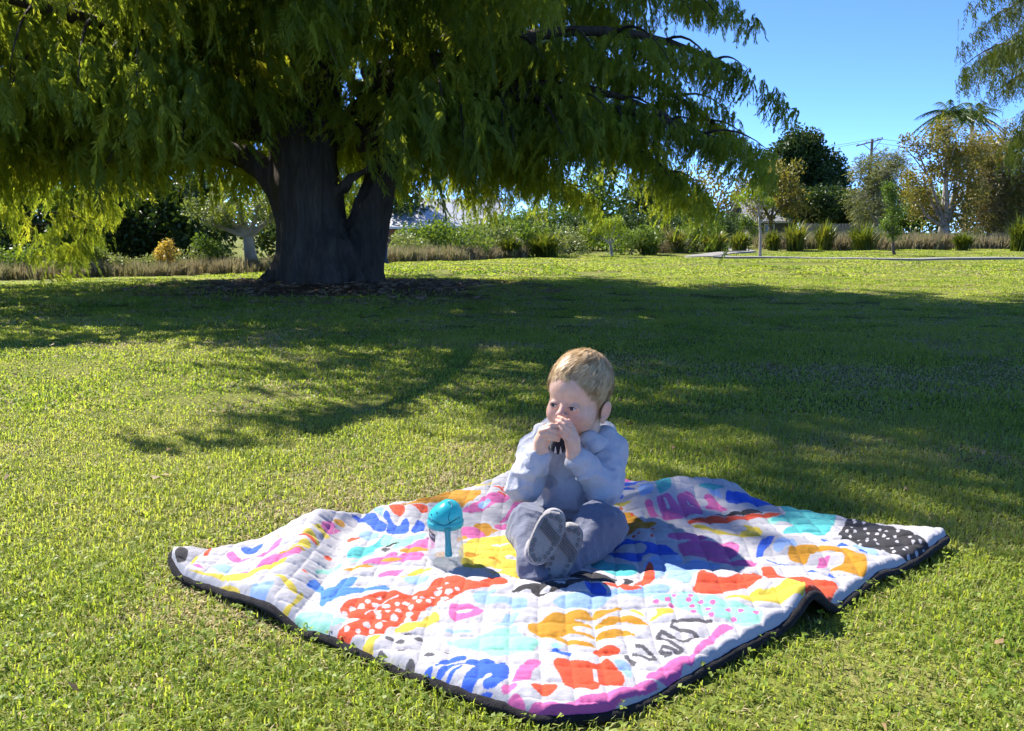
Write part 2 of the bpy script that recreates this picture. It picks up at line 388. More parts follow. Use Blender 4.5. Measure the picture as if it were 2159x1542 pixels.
V_ = np.stack([np.stack([x_ - cx_ * L_, y_ - sx_ * L_, z_ + tl_[0]], 1), np.stack([x_ + sx_ * w_, y_ - cx_ * w_, z_], 1), np.stack([x_ + cx_ * L_, y_ + sx_ * L_, z_ + tl_[1]], 1), np.stack([x_ - sx_ * w_, y_ + cx_ * w_, z_ + tl_[2]], 1)], 1).reshape(-1, 3)
tag(obj('fallen_leaves', new_mesh('fallen_leaves', V_, np.arange(n_ * 4).reshape(-1, 4), False, [simple('fallen_leaf', (.22, .14, .06), .7, 30, .5)])), 'small dry brown leaves scattered over the lawn', 'leaves', None, 'stuff')
# further off the lawn is laid in square turf patches
def turf(size, n, h, w, seed):
    r = np.random.default_rng(seed); x, y = r.uniform(-size / 2, size / 2, (2, n))
    return blades(x, y, np.zeros(n), h, w, r, .2, 1.0, 'turf_%d' % seed)
turf_a = source('turf_a', [turf(.9, 2900, .028, .0095, 40 + i) for i in range(3)])
turf_b = source('turf_b', [turf(2.2, 3400, .030, .030, 50 + i) for i in range(3)])
BED_X = [-14, -8.3, -4.6, -2.6, 0, 3, 7, 11.5, 22, 40]; BED_Y = [12.6, 14.0, 16.6, 20.5, 25.5, 29, 31.5, 37, 37, 37]
def turf_tiles(y0, y1, size, src, seed, label):
    r = np.random.default_rng(seed); P = []; 
    for j in range(int((y1 - y0) / size)):
        yc = y0 + (j + .5) * size; hw = yc * .70 + 1.5
        for i in range(int(-hw / size) - 1, int(hw / size) + 2):
            xc = i * size
            if yc > np.interp(xc, BED_X, BED_Y) + size * .3: continue
            if dirt_amount(np.array([xc]), np.array([yc]))[0] > .25: continue
            if np.hypot((xc - TX) / 1.1, (yc - TY) / .95) < 1: continue
            if path_dist(np.array([xc]), np.array([yc]))[0] < size * .45 + .45: continue
            P.append((xc, yc))
    P = np.array(P); x, y = P[:, 0], P[:, 1]; e = .3
    gx_ = (ground_z(x + e, y) - ground_z(x - e, y)) / (2 * e); gy_ = (ground_z(x, y + e) - ground_z(x, y - e)) / (2 * e)
    rots = [Vector((-a, -b, 1)).to_track_quat('Z', 'Y').to_matrix() @ Matrix.Rotation(k * math.pi / 2, 3, 'Z') for a, b, k in zip(gx_, gy_, r.integers(0, 4, len(P)))]
    rot = np.array([m.to_euler() for m in rots]); rise = 1 + .35 * vnoise(x * .5, y * .5, 0, 8)
    o = scatter('lawn_grass', np.c_[P, ground_z(x, y)], rot, np.c_[np.full(len(P), 1.03), np.full(len(P), 1.03), rise], src, None, 3); tag(o, label, 'grass', None, 'stuff')
turf_tiles(7.0, 15.1, .9, turf_a, 5, 'shaded lawn grass reaching to the foot of the big tree')
turf_tiles(15.1, 39.4, 2.2, turf_b, 6, 'bright sunlit lawn grass beyond the big tree')
r_ = np.random.default_rng(77); x_, y_ = r_.uniform(TX - 3.2, TX + 3.6, 14000), r_.uniform(TY - 3.2, TY + 2.6, 14000)
dm_ = dirt_amount(x_, y_); k_ = (r_.random(14000) > dm_ * .96) & (dm_ > .02) & (np.hypot((x_ - TX) / .95, (y_ - TY) / .8) > 1)
tag(obj('lawn_grass', blades(x_[k_], y_[k_], ground_z(x_[k_], y_[k_]), .05, .012, r_, .35, 1.0, 'lawn_grass')), 'thin grass at the edge of the bare soil under the big tree', 'grass', None, 'stuff')
# fallen bark and leaf litter on the bare soil
litter_m = simple('leaf_litter', (.26, .17, .10), .8, 9, .5)
r_ = np.random.default_rng(78); n_ = 2600; a_ = r_.uniform(0, 6.283, n_); d_ = np.sqrt(r_.random(n_)) * 2.9
x_, y_ = TX + .3 + d_ * np.cos(a_), TY - .5 + d_ * .78 * np.sin(a_); L_, w_, b_ = r_.uniform(.02, .09, n_), r_.uniform(.006, .02, n_), r_.uniform(0, 6.283, n_)
z_ = ground_z(x_, y_) + r_.uniform(.006, .02, n_); cx_, sx_ = np.cos(b_), np.sin(b_); tl_ = r_.normal(0, .012, n_)
V_ = np.stack([np.stack([x_ - cx_ * L_, y_ - sx_ * L_, z_], 1), np.stack([x_ + sx_ * w_, y_ - cx_ * w_, z_ + tl_], 1), np.stack([x_ + cx_ * L_, y_ + sx_ * L_, z_ + .01], 1), np.stack([x_ - sx_ * w_, y_ + cx_ * w_, z_ + .006], 1)], 1).reshape(-1, 3)
tag(obj('leaf_litter', new_mesh('leaf_litter', V_, np.arange(n_ * 4).reshape(-1, 4), False, [litter_m])), 'brown leaf litter and bark flakes scattered under the big tree', 'litter', None, 'stuff')
# ================================================================== the big weeping cypress and its neighbour
BLK = np.array([0, 0, 0])
def surface_nets(D, o, h):
    """quads of the zero surface of the sampled field D"""
    D = np.asarray(D, np.float32); S = D < 0
    nx, ny, nz = D.shape
    c = np.zeros((nx - 1, ny - 1, nz - 1), np.int8)
    for dx in (0, 1):
        for dy in (0, 1):
            for dz in (0, 1): c += S[dx:nx - 1 + dx, dy:ny - 1 + dy, dz:nz - 1 + dz]
    act = (c > 0) & (c < 8); I = np.argwhere(act)
    idx = np.full(act.shape, -1, np.int64); idx[act] = np.arange(len(I))
    acc = np.zeros((len(I), 3)); cnt = np.zeros(len(I))
    cor = [(a, b, c_) for a in (0, 1) for b in (0, 1) for c_ in (0, 1)]
    for i, A in enumerate(cor):
        for B in cor[i + 1:]:
            if sum(abs(p - q) for p, q in zip(A, B)) != 1: continue
            da = D[I[:, 0] + A[0], I[:, 1] + A[1], I[:, 2] + A[2]]; db = D[I[:, 0] + B[0], I[:, 1] + B[1], I[:, 2] + B[2]]
            k = (da < 0) != (db < 0); t = np.where(k, da / np.where(k, da - db, 1), 0)
            p = np.array(A)[None] + t[:, None] * (np.array(B) - np.array(A))[None]
            acc += np.where(k[:, None], p, 0); cnt += k
    V = (I + acc / cnt[:, None]) * h + np.asarray(o)
    F = []
    for ax in range(3):
        sl0 = [slice(1, -1)] * 3; sl1 = [slice(1, -1)] * 3; sl0[ax] = slice(0, -1); sl1[ax] = slice(1, None)
        a, b = S[tuple(sl0)], S[tuple(sl1)]
        E_ = np.argwhere(a != b); 
        if not len(E_): continue
        ins = a[tuple(E_.T)]
        off = np.ones(3, int); off[ax] = 0; E_ = E_ + off
        u, v = [(1, 2), (2, 0), (0, 1)][ax]
        def cell(du, dv):
            q = E_.copy(); q[:, u] -= du; q[:, v] -= dv; return idx[q[:, 0], q[:, 1], q[:, 2]]
        Q = np.stack([cell(1, 1), cell(0, 1), cell(0, 0), cell(1, 0)], 1)
        Q = np.where(ins[:, None], Q, Q[:, ::-1]); F.append(Q[(Q >= 0).all(1)])
    return V, np.concatenate(F)
class Field:
    """signed distance field built up from smooth-blended round cones and ellipsoids"""
    def __init__(s, lo, hi, h):
        s.o = np.asarray(lo, float); s.h = h
        s.n = np.ceil((np.asarray(hi, float) - s.o) / h).astype(int) + 1
        s.D = np.full(s.n, 1.0, np.float32)
    def region(s, lo, hi):
        a = np.maximum(((np.asarray(lo) - s.o) / s.h).astype(int) - 1, 0); b = np.minimum(((np.asarray(hi) - s.o) / s.h).astype(int) + 2, s.n)
        if (b <= a).any(): return None
        g = [s.o[i] + s.h * np.arange(a[i], b[i]) for i in range(3)]
        X, Y, Z = np.meshgrid(*g, indexing='ij', sparse=True)
        return tuple(slice(a[i], b[i]) for i in range(3)), X, Y, Z
    def blend(s, sl, d, k, sub=False):
        A = s.D[sl]; d = d.astype(np.float32)
        if sub:
            if k <= 0: s.D[sl] = np.maximum(A, -d); return
            h = np.clip(.5 - .5 * (A + d) / k, 0, 1); s.D[sl] = A * (1 - h) + (-d) * h + k * h * (1 - h); return
        if k <= 0: s.D[sl] = np.minimum(A, d); return
        h = np.clip(.5 + .5 * (A - d) / k, 0, 1); s.D[sl] = A * (1 - h) + d * h - k * h * (1 - h)
    def cone(s, a, b, ra, rb, k=.01, sub=False):
        a, b = np.asarray(a, float), np.asarray(b, float); m = max(ra, rb) + 3 * k + 3 * s.h
        q = s.region(np.minimum(a, b) - m, np.maximum(a, b) + m)
        if q is None: return
        sl, X, Y, Z = q; d = b - a; L2 = (d * d).sum() + 1e-12
        t = np.clip(((X - a[0]) * d[0] + (Y - a[1]) * d[1] + (Z - a[2]) * d[2]) / L2, 0, 1)
        D = np.sqrt((X - a[0] - t * d[0]) ** 2 + (Y - a[1] - t * d[1]) ** 2 + (Z - a[2] - t * d[2]) ** 2) - (ra + (rb - ra) * t)
        s.blend(sl, D, k, sub)
    def chain(s, pts, rad, k=.01):
        for i in range(len(pts) - 1): s.cone(pts[i], pts[i + 1], rad[i], rad[i + 1], k)
    def ell(s, c, r, k=.01, rot=None, sub=False):
        c, r = np.asarray(c, float), np.asarray(r, float); m = r.max() + 3 * k + 3 * s.h
        q = s.region(c - m, c + m)
        if q is None: return
        sl, X, Y, Z = q; x, y, z = X - c[0], Y - c[1], Z - c[2]
        if rot is not None:
            M = np.asarray(rot.to_matrix() if hasattr(rot, 'to_matrix') else rot).T
            x, y, z = M[0][0] * x + M[0][1] * y + M[0][2] * z, M[1][0] * x + M[1][1] * y + M[1][2] * z, M[2][0] * x + M[2][1] * y + M[2][2] * z
        k0 = np.sqrt((x / r[0]) ** 2 + (y / r[1]) ** 2 + (z / r[2]) ** 2); k1 = np.sqrt((x / r[0] ** 2) ** 2 + (y / r[1] ** 2) ** 2 + (z / r[2] ** 2) ** 2)
        s.blend(sl, k0 * (k0 - 1) / np.maximum(k1, 1e-6), k, sub)
    def mesh(s): return surface_nets(s.D, s.o, s.h)
def vnormals(V, F):
    n = np.cross(V[F[:, 2]] - V[F[:, 0]], V[F[:, 3]] - V[F[:, 1]]); out = np.zeros_like(V)
    for k in range(4): np.add.at(out, F[:, k], n)
    return out / (np.linalg.norm(out, axis=1)[:, None] + 1e-12)

def bark_material():
    m, nt, out = nmat('cypress_bark')
    b = N(nt, 'ShaderNodeBsdfPrincipled'); b.inputs['Roughness'].default_value = .9; b.inputs['Specular IOR Level'].default_value = .2
    g = N(nt, 'ShaderNodeNewGeometry')
    mp = N(nt, 'ShaderNodeVectorMath', operation='MULTIPLY'); mp.inputs[1].default_value = (1, 1, .12); nt.links.new(g.outputs['Position'], mp.inputs[0])
    f = noise(nt, 26, 8, .65, mp.outputs[0]); f2 = noise(nt, 5, 4, .6, mp.outputs[0])
    mu = N(nt, 'ShaderNodeMath', operation='MULTIPLY_ADD'); mu.inputs[1].default_value = .5; nt.links.new(f2, mu.inputs[0]); 
    h2 = N(nt, 'ShaderNodeMath', operation='MULTIPLY'); h2.inputs[1].default_value = .5; nt.links.new(f, h2.inputs[0]); nt.links.new(h2.outputs[0], mu.inputs[2])
    nt.links.new(ramp(nt, mu.outputs[0], [(.3, (.035, .026, .021)), (.5, (.075, .058, .046)), (.7, (.135, .108, .088))]), b.inputs['Base Color'])
    bp = N(nt, 'ShaderNodeBump'); bp.inputs['Strength'].default_value = 1; bp.inputs['Distance'].default_value = .05
    nt.links.new(f, bp.inputs['Height']); nt.links.new(bp.outputs[0], b.inputs['Normal'])
    nt.links.new(b.outputs[0], out.inputs[0]); return m
BARK = bark_material()
CYP = leafmat('cypress_leaf', [(.25, (.085, .13, .036)), (.48, (.165, .225, .046)), (.72, (.28, .335, .055)), (.95, (.42, .42, .08))], .68, (1.35, 1.3, .5), .5, .35, .2)
def spray_geo(r, L, n):
    """one hanging feathery branchlet: leaflets (4 corners each) drooping from the origin"""
    t = np.linspace(0, 1, 9); ox = .16 * L * r.uniform(.5, 1.5); ph = r.uniform(0, 6)
    P = np.c_[ox * np.sin(t * 1.7), .02 * np.sin(t * 5 + ph), .05 * L * np.sin(t * 2.5) - L * t ** 1.25]
    u = (np.arange(n) + r.random(n)) / n; p = np.stack([np.interp(u, t, P[:, k]) for k in range(3)], 1)
    a = r.uniform(-.6, .6, n) + np.where(np.arange(n) % 2, 1, -1) * 1.5708
    l = L * r.uniform(.17, .32, n) * (1 - .35 * u); w = .0066 * r.uniform(.8, 1.5, n)
    d = np.stack([np.cos(a), np.sin(a), -r.uniform(.7, 2.4, n)], 1); d /= np.linalg.norm(d, axis=1)[:, None]
    s_ = np.cross(d, np.stack([np.cos(a + 1.2), np.sin(a + 1.2), np.full(n, .4)], 1)); s_ /= np.linalg.norm(s_, axis=1)[:, None]
    m_ = p + d * (l * .5)[:, None]; e = p + d * l[:, None]; e[:, 2] -= .12 * l
    return np.stack([p, m_ - s_ * w[:, None], e, m_ + s_ * w[:, None]], 1)          # n,4,3
def bough(seed, length=1.25, ns=70, mat=None, Ls=(.24, .50), leaf=42):
    """a side branch thick with hanging sprays; grows along +x from the origin"""
    r = np.random.default_rng(seed); Q = []; rv = []
    for i in range(ns):
        t = r.uniform(.02, 1.0); side = r.normal(0, .15 + .05 * length)
        base = np.array([length * t, side, length * (.12 * t - .42 * t * t) + r.uniform(-.10, .05) - abs(side) * .35])
        g = spray_geo(r, r.uniform(*Ls) * (1 - .25 * t), leaf); a = r.uniform(0, 6.283); tx, ty = r.normal(0, .22, 2)
        M = np.array(Euler((tx, ty, a)).to_matrix()); g = g @ M.T + base
        Q.append(g.reshape(-1, 3)); rv.append(np.full(leaf * 4, r.random()))
    V = np.concatenate(Q); me = new_mesh('bough_%d' % seed, V, np.arange(len(V)).reshape(-1, 4), False, [mat or CYP]); rnd_attr(me, np.concatenate(rv))
    return me
bough_src = source('cypress_boughs', [bough(100 + i, 1.15 + .12 * (i % 4), 62) for i in range(7)])

def limb_path(start, azm, length, rise, droop, r, n=14):
    d = np.array([math.cos(azm), math.sin(azm)]); P = []
    ph = r.uniform(0, 6.28, 2)
    for t in np.linspace(0, 1, n):
        o = length * t; wob = .10 * length * t * math.sin(2.5 * t + ph[0])
        z = start[2] + length * (rise * t - droop * t * t) + .03 * length * math.sin(5 * t + ph[1])
        P.append([start[0] + d[0] * o - d[1] * wob, start[1] + d[1] * o + d[0] * wob, z])
    return np.array(P)
def cypress_limb(name, parent, P, r0, seed, sprays, step=.27, sublen=(1.75, .6), floor=.95, dens=1.0, thin=0.0):
    """a limb with its side branches as one mesh; collects the sprays that hang from it"""
    r = np.random.default_rng(seed); mb = MB()
    n = len(P); rad = r0 * (1 - .88 * np.linspace(0, 1, n)) + .006
    mb.add(*tube(P, rad, 8))
    seg = np.linalg.norm(np.diff(P, axis=0), axis=1); L = seg.sum(); cum = np.r_[0, np.cumsum(seg)] / L
    def pos(t): return np.array([np.interp(t, cum, P[:, k]) for k in range(3)])
    s = .22; side = 1
    while s < 1.0:
        p = pos(s); q = pos(min(1, s + .03)); d = (q - p); d /= np.linalg.norm(d) + 1e-9
        side = -side
        a = math.atan2(d[1], d[0]) + side * r.uniform(.55, 1.25)
        l = (sublen[0] * (1 - s) + sublen[1] * s) * r.uniform(.7, 1.25)
        u = np.linspace(0, 1, 7); up = r.uniform(-.05, .35); dr = r.uniform(.35, .8)
        Q = np.stack([p[0] + math.cos(a) * l * u, p[1] + math.sin(a) * l * u, p[2] + l * (up * u - dr * u * u)], 1)
        Q[:, 2] = np.maximum(Q[:, 2], floor + .25 * r.random())
        mb.add(*tube(Q, np.linspace(.028, .005, 7) * (1.25 - .6 * s), 5))
        if r.random() >= thin:
            slope = math.atan2(Q[3][2] - Q[0][2], l * .5) * .6
            sprays.append((*p, 0.0, -slope, a + r.normal(0, .1), l / 1.3 * r.uniform(.95, 1.25)))
        s += step / L * r.uniform(.7, 1.3)
    pp = pos(.93); d = P[-1] - P[-3]; sprays.append((*pp, 0, -math.atan2(d[2], np.hypot(d[0], d[1])) * .6, math.atan2(d[1], d[0]), .85))
    return obj(name, mb.mesh(name, [BARK], True), parent)
def W(px_x, z, dy=0.0):   # sideways position measured at the trunk, in metres
    return np.array([TX + px_x, TY + dy, z])
tree = empty('cypress_tree', (TX, TY, float(ground_z(TX, TY))))
tag(tree, 'huge weeping cypress with forked dark trunk and drooping green foliage', 'tree')
fb = Field((TX - 2.2, TY - 1.4, -.1), (TX + 2.2, TY + 1.4, 4.6), .034)
fb.chain([W(-.30, -.1), W(-.36, .5), W(-.44, 1.3), W(-.52, 2.1), W(-.60, 3.2, .1), W(-.6, 4.6, .1)], [.60, .47, .43, .36, .28, .22], .12)
fb.chain([W(-.26, .9, -.1), W(-.25, 1.5, -.12), W(-.19, 2.2, -.1), W(-.06, 3.2, 0), W(.06, 4.6, 0)], [.26, .235, .20, .17, .13], .06)
fb.chain([W(.14, -.1, .05), W(.20, .35, .05), W(.345, .75, .08), W(.455, 1.1, .1), W(.58, 1.5, .1), W(.74, 2.05, .12), W(.92, 3.2, .15), W(1.05, 4.6, .2)], [.40, .30, .235, .21, .175, .15, .13, .11], .035)
fb.chain([W(-.66, 1.15), W(-.86, 1.5), W(-1.15, 1.74), W(-1.6, 1.92), W(-2.1, 2.1)], [.24, .19, .16, .145, .13], .10)
fb.chain([W(-.02, 1.25, -.2), W(.2, 1.45, -.25), W(.5, 1.62, -.3)], [.085, .075, .06], .05)
for a, l, r1 in ((3.5, 1.15, .34), (2.6, .8, .25), (4.3, .85, .3), (5.2, .9, .26), (5.9, .9, .2), (.4, .8, .18), (4.75, .8, .3), (3.05, 1.2, .28)):
    fb.cone(W(-.18 + .2 * math.cos(a), .5, .2 * math.sin(a)), W(-.18 + l * .92 * math.cos(a), -.02, l * math.sin(a) * .8), r1 * .9, .05, .13)
tv, tf = fb.mesh(); nrm = vnormals(tv, tf)
an = np.arctan2(tv[:, 1] - TY, tv[:, 0] - TX)
flute = (.05 + .06 * np.clip(1 - tv[:, 2], 0, 1)) * vnoise(an * 3.2, tv[:, 2] * .35, 0, 11) + .04 * vnoise(an * 9, tv[:, 2] * .8, 0, 12) + .015 * vnoise(tv[:, 0] * 14, tv[:, 1] * 14, tv[:, 2] * 1.6, 13)
tv = tv + nrm * flute[:, None]
obj('trunk', new_mesh('cypress_trunk', tv, tf, True, [BARK]), tree)
SPR = []
rl = np.random.default_rng(21)
# limbs: (direction in degrees, 0 = right, 90 = away from the camera; start height; length; rise; droop; reach floor; density)
limbs = []
for k, a in enumerate(np.linspace(0, 360, 11, endpoint=False)): limbs.append((a + rl.uniform(-12, 12), rl.uniform(2.3, 3.0), rl.uniform(5.6, 7.0), .42, .55))
for k, a in enumerate(np.linspace(17, 377, 11, endpoint=False)): limbs.append((a + rl.uniform(-12, 12), rl.uniform(3.2, 4.2), rl.uniform(5.6, 7.2), .45, .42))
for k, a in enumerate(np.linspace(5, 365, 9, endpoint=False)): limbs.append((a + rl.uniform(-12, 12), rl.uniform(4.8, 5.8), rl.uniform(4.6, 6.2), .45, .36))
for k, a in enumerate(np.linspace(30, 390, 7, endpoint=False)): limbs.append((a + rl.uniform(-12, 12), rl.uniform(6.4, 7.2), rl.uniform(3.2, 4.6), .5, .3))
for k, a in enumerate(np.linspace(0, 360, 5, endpoint=False)): limbs.append((a + rl.uniform(-12, 12), rl.uniform(8.0, 8.8), rl.uniform(1.6, 2.6), .6, .25))
for a in (176, 192, 204, 184, 198, 171, 210, 20, -12, 4, -24, 60, 100, 38, 216, 228): limbs.append((a + rl.uniform(-6, 6), rl.uniform(1.9, 2.4), rl.uniform(5.4, 6.8), .38, .72 if math.cos(R(a)) < -.7 else .54))   # low sweeping limbs
for a, z0, L in ((251, 6.0, 5.6), (256, 6.4, 5.7), (259, 5.6, 6.0), (262, 5.9, 6.1), (266, 6.2, 6.3), (270, 6.2, 6.3), (274, 5.6, 6.4), (278, 5.9, 6.2), (286, 6.3, 6.0), (294, 5.6, 5.9), (304, 6.3, 5.3), (316, 5.6, 5.3), (330, 5.8, 5.2), (345, 5.2, 5.2), (0, 6.0, 5.0), (22, 5.8, 5.6), (40, 6.2, 5.6), (58, 6.0, 5.0), (10, 6.6, 5.6), (318, 6.9, 4.4), (276, 7.4, 3.9), (300, 7.6, 3.8), (255, 7.5, 3.8), (335, 7.3, 3.8), (268, 4.9, 4.6), (290, 4.8, 4.6), (312, 4.6, 4.6)): limbs.append((a, z0, L, .30, .18))    # high limbs out of view, added to cast shade on lawn and blanket
# leader stems above the fork
for nm, pts, rad in (('limb', [W(-.38, 4.2, .1), W(-.35, 5.6, .2), W(-.2, 7.4, .2), W(-.05, 9.4, .1)], [.24, .19, .12, .03]),
                     ('limb', [W(.40, 4.3, 0), W(.55, 5.6, -.2), W(.75, 7.4, -.4)], [.17, .12, .04]),
                     ('limb', [W(1.12, 4.3, .2), W(1.5, 5.6, .4), W(1.9, 7.2, .5)], [.13, .09, .03])):
    P = spline(pts, 14); obj(nm, (lambda v, f: new_mesh('leader', v, f, True, [BARK]))(*tube(P, np.interp(np.linspace(0, 1, 14), np.linspace(0, 1, len(rad)), rad), 10)), tree)
for k, (a, z0, L, rise, droop) in enumerate(limbs):
    ar = R(a); front = max(0, -math.sin(ar)); 
    st_ = (TX + .25 * math.cos(ar) + (.5 if math.cos(ar) > .3 else 0) * (z0 - 1.5) * .25, TY + .2 * math.sin(ar), z0 + .5 * front)
    L = L * (1 - .1 * front) * (1 - .25 * max(0, math.cos(ar)) ** .7)
    if math.sin(ar) > .25 and z0 < 5: L *= .74
    leftish = math.cos(ar) < -.25 and z0 > 3.0
    if leftish and math.sin(ar) < -.2 and not (z0 > 5.3 and abs(math.cos(ar)) < .4): L *= .62  # unseen upper front-left limbs shortened so sun reaches the lawn
    P = limb_path(st_, ar, L, rise, droop * (1 - .35 * front), rl)
    fl = .80 + 1.3 * front + .35 * max(0, math.cos(ar)) + .12 * max(0, math.sin(ar))
    cypress_limb('limb', tree, P, .075 + .012 * L * (z0 < 5) * .8, 300 + k, SPR, step=.19 if z0 > 5.3 and front > .7 else .29, floor=fl, thin=.6 if leftish and z0 > 4 else (.15 if z0 > 4.5 and math.cos(ar) < 0 and front < .5 else 0.0))
for q in ((-.75, -.9, 3.1, 2.6, 1.1), (-.1, -1.1, 2.9, 1.4, .95), (.4, -.9, 2.75, .4, .8), (-1.6, -.5, 3.2, 2.9, 1.2), (1.2, -.6, 3.1, .2, 1.2), (-.3, -.7, 3.3, 4.4, 1.0), (.9, -.9, 3.4, 5.2, 1.1), (-1.2, -1.2, 3.7, 3.9, 1.2), (.1, -1.4, 3.8, 4.9, 1.2), (-.9, -.7, 2.55, 2.9, .7), (-.35, -.8, 2.45, 4.2, .6), (.0, -.7, 2.5, 5.6, .65), (.75, -.45, 2.55, .3, .8), (-1.5, -.4, 2.5, 3.3, .9), (1.1, -.5, 2.7, 5.9, .9), (-.55, -.9, 2.85, 5.0, .8), (1.6, -.9, 3.8, 5.7, 1.2)):
    SPR.append((TX + q[0], TY + q[1], q[2], 0, .5, q[3], q[4]))          # young shoots hanging in front of the stems
SP = np.array(SPR)
scatter('crown', SP[:, :3], SP[:, 3:6], SP[:, 6], bough_src, tree, 7)['kind'] = 'stuff'
CYP2 = leafmat('cypress_leaf_shaded', [(.25, (.035, .06, .018)), (.5, (.07, .10, .024)), (.75, (.10, .145, .03)), (.95, (.14, .17, .04))], .35, (1.3, 1.2, .5), .5, .35, .2)  # darker copy of the cypress leaf, shaded look painted into the colour
thin_src = source('thin_boughs', [bough(140 + i, 1.25, 66, CYP2, (.3, .55), 18) for i in range(4)])
# ---- second cypress, mostly outside the picture on the right
T2 = np.array([11.3, 13.4]); tree2 = empty('cypress_tree', (T2[0], T2[1], float(ground_z(*T2))))
tag(tree2, 'second weeping cypress whose thin branches hang in at the upper right corner', 'tree')
P = spline([(T2[0], T2[1], -.1), (T2[0] + .1, T2[1], 2.5), (T2[0], T2[1] + .1, 5.5), (T2[0] + .1, T2[1], 9.5)], 16)
obj('trunk', (lambda v, f: new_mesh('cypress_trunk', v, f, True, [BARK]))(*tube(P, np.interp(np.linspace(0, 1, 16), [0, .06, .5, 1], [.55, .36, .24, .04]), 14)), tree2)
SPR2 = []
for k in range(26):
    a = R(k * 137.5); z0 = 2.6 + 6.2 * ((k * .618) % 1.0); L = (4.9 - .36 * (z0 - 2.6)) * rl.uniform(.85, 1.1)
    P = limb_path((T2[0] + .15 * math.cos(a), T2[1] + .15 * math.sin(a), z0), a, L, .35, .42, rl)
    cypress_limb('limb', tree2, P, .085, 700 + k, SPR2, step=.42, floor=2.2)
for k, (a, z0, L) in enumerate(((172, 4.6, 3.7), (186, 5.3, 3.9), (200, 4.9, 3.6), (160, 4.0, 3.2), (214, 5.6, 3.8), (180, 3.6, 2.9), (192, 4.3, 3.5), (168, 5.0, 3.6), (205, 3.9, 3.2), (178, 4.4, 3.4), (150, 4.6, 3.4), (183, 3.2, 3.0), (196, 3.4, 3.2), (170, 3.3, 2.9), (208, 4.5, 3.7), (189, 5.0, 3.9))):
    P = limb_path((T2[0], T2[1], z0), R(a), L, .15, .38, rl); cypress_limb('limb', tree2, P, .07, 760 + k, SPR2, step=.36, floor=1.7)
SP = np.array(SPR2)
scatter('crown', SP[:, :3], SP[:, 3:6], SP[:, 6], thin_src, tree2, 4)['kind'] = 'stuff'
# ================================================================== planting, houses and pole beyond the lawn
def cluster(seed, n, Rr, ll, lw, mat, droop=.3):
    r = np.random.default_rng(seed)
    d = r.normal(0, 1, (n, 3)); d /= np.linalg.norm(d, axis=1)[:, None]; p = d * (Rr * r.random(n) ** .45)[:, None]
    a = r.normal(0, 1, (n, 3)) + d * .8; a[:, 2] -= droop; a /= np.linalg.norm(a, axis=1)[:, None]
    s_ = np.cross(a, r.normal(0, 1, (n, 3))); s_ /= np.linalg.norm(s_, axis=1)[:, None]
    l = (ll * r.uniform(.7, 1.3, n))[:, None]; w = (lw * r.uniform(.7, 1.3, n))[:, None]
    V = np.stack([p, p + a * l * .45 - s_ * w, p + a * l, p + a * l * .45 + s_ * w], 1).reshape(-1, 3)
    me = new_mesh('leaf_cluster_%d' % seed, V, np.arange(n * 4).reshape(-1, 4), False, [mat]); rnd_attr(me, np.repeat(r.random(n), 4)); return me
def lsrc(name, stops, n=110, Rr=.34, ll=.11, lw=.03, trans=.4, droop=.3, tint=(1.3, 1.25, .5), gloss=.3):
    m = leafmat(name, stops, trans, tint, .45, .5, gloss); return source(name, [cluster(abs(hash(name)) % 997 + i if False else sum(map(ord, name)) + i, n, Rr, ll, lw, m, droop) for i in range(3)])
S_DARK = lsrc('dark_evergreen_leaf', [(.25, (.018, .038, .012)), (.6, (.04, .075, .018)), (.95, (.08, .12, .03))], 130, .36, .13, .038, .3)
S_MID = lsrc('mid_green_leaf', [(.25, (.05, .10, .018)), (.6, (.11, .18, .03)), (.95, (.20, .26, .05))], 120, .34, .11, .030, .42)
S_BRIGHT = lsrc('bright_green_leaf', [(.25, (.10, .17, .015)), (.6, (.19, .27, .025)), (.95, (.30, .34, .05))], 90, .30, .11, .030, .5)
S_OLIVE = lsrc('olive_bronze_leaf', [(.25, (.10, .105, .025)), (.6, (.20, .185, .042)), (.95, (.33, .25, .06))], 70, .36, .12, .032, .42)
S_GREY = lsrc('grey_green_leaf', [(.25, (.10, .125, .065)), (.6, (.17, .19, .10)), (.95, (.25, .26, .14))], 150, .36, .16, .012, .4, 1.4)
S_ORANGE = lsrc('orange_leaf', [(.25, (.24, .19, .05)), (.6, (.42, .29, .08)), (.95, (.40, .36, .15))], 60, .22, .10, .026, .5)
S_TWIG = lsrc('dry_brown_leaf', [(.25, (.10, .085, .05)), (.6, (.19, .155, .085)), (.95, (.27, .24, .09))], 130, .40, .13, .012, .3)
S_PALE = lsrc('pale_shrub_leaf', [(.25, (.10, .14, .05)), (.6, (.19, .24, .10)), (.95, (.30, .33, .17))], 120, .26, .08, .022, .4)
BARK_GREY = simple('grey_bark', (.30, .27, .235), .9, 7, .35, .7, 30)
BARK_DARK = simple('dark_bark', (.10, .078, .06), .9, 7, .35, .7, 30)
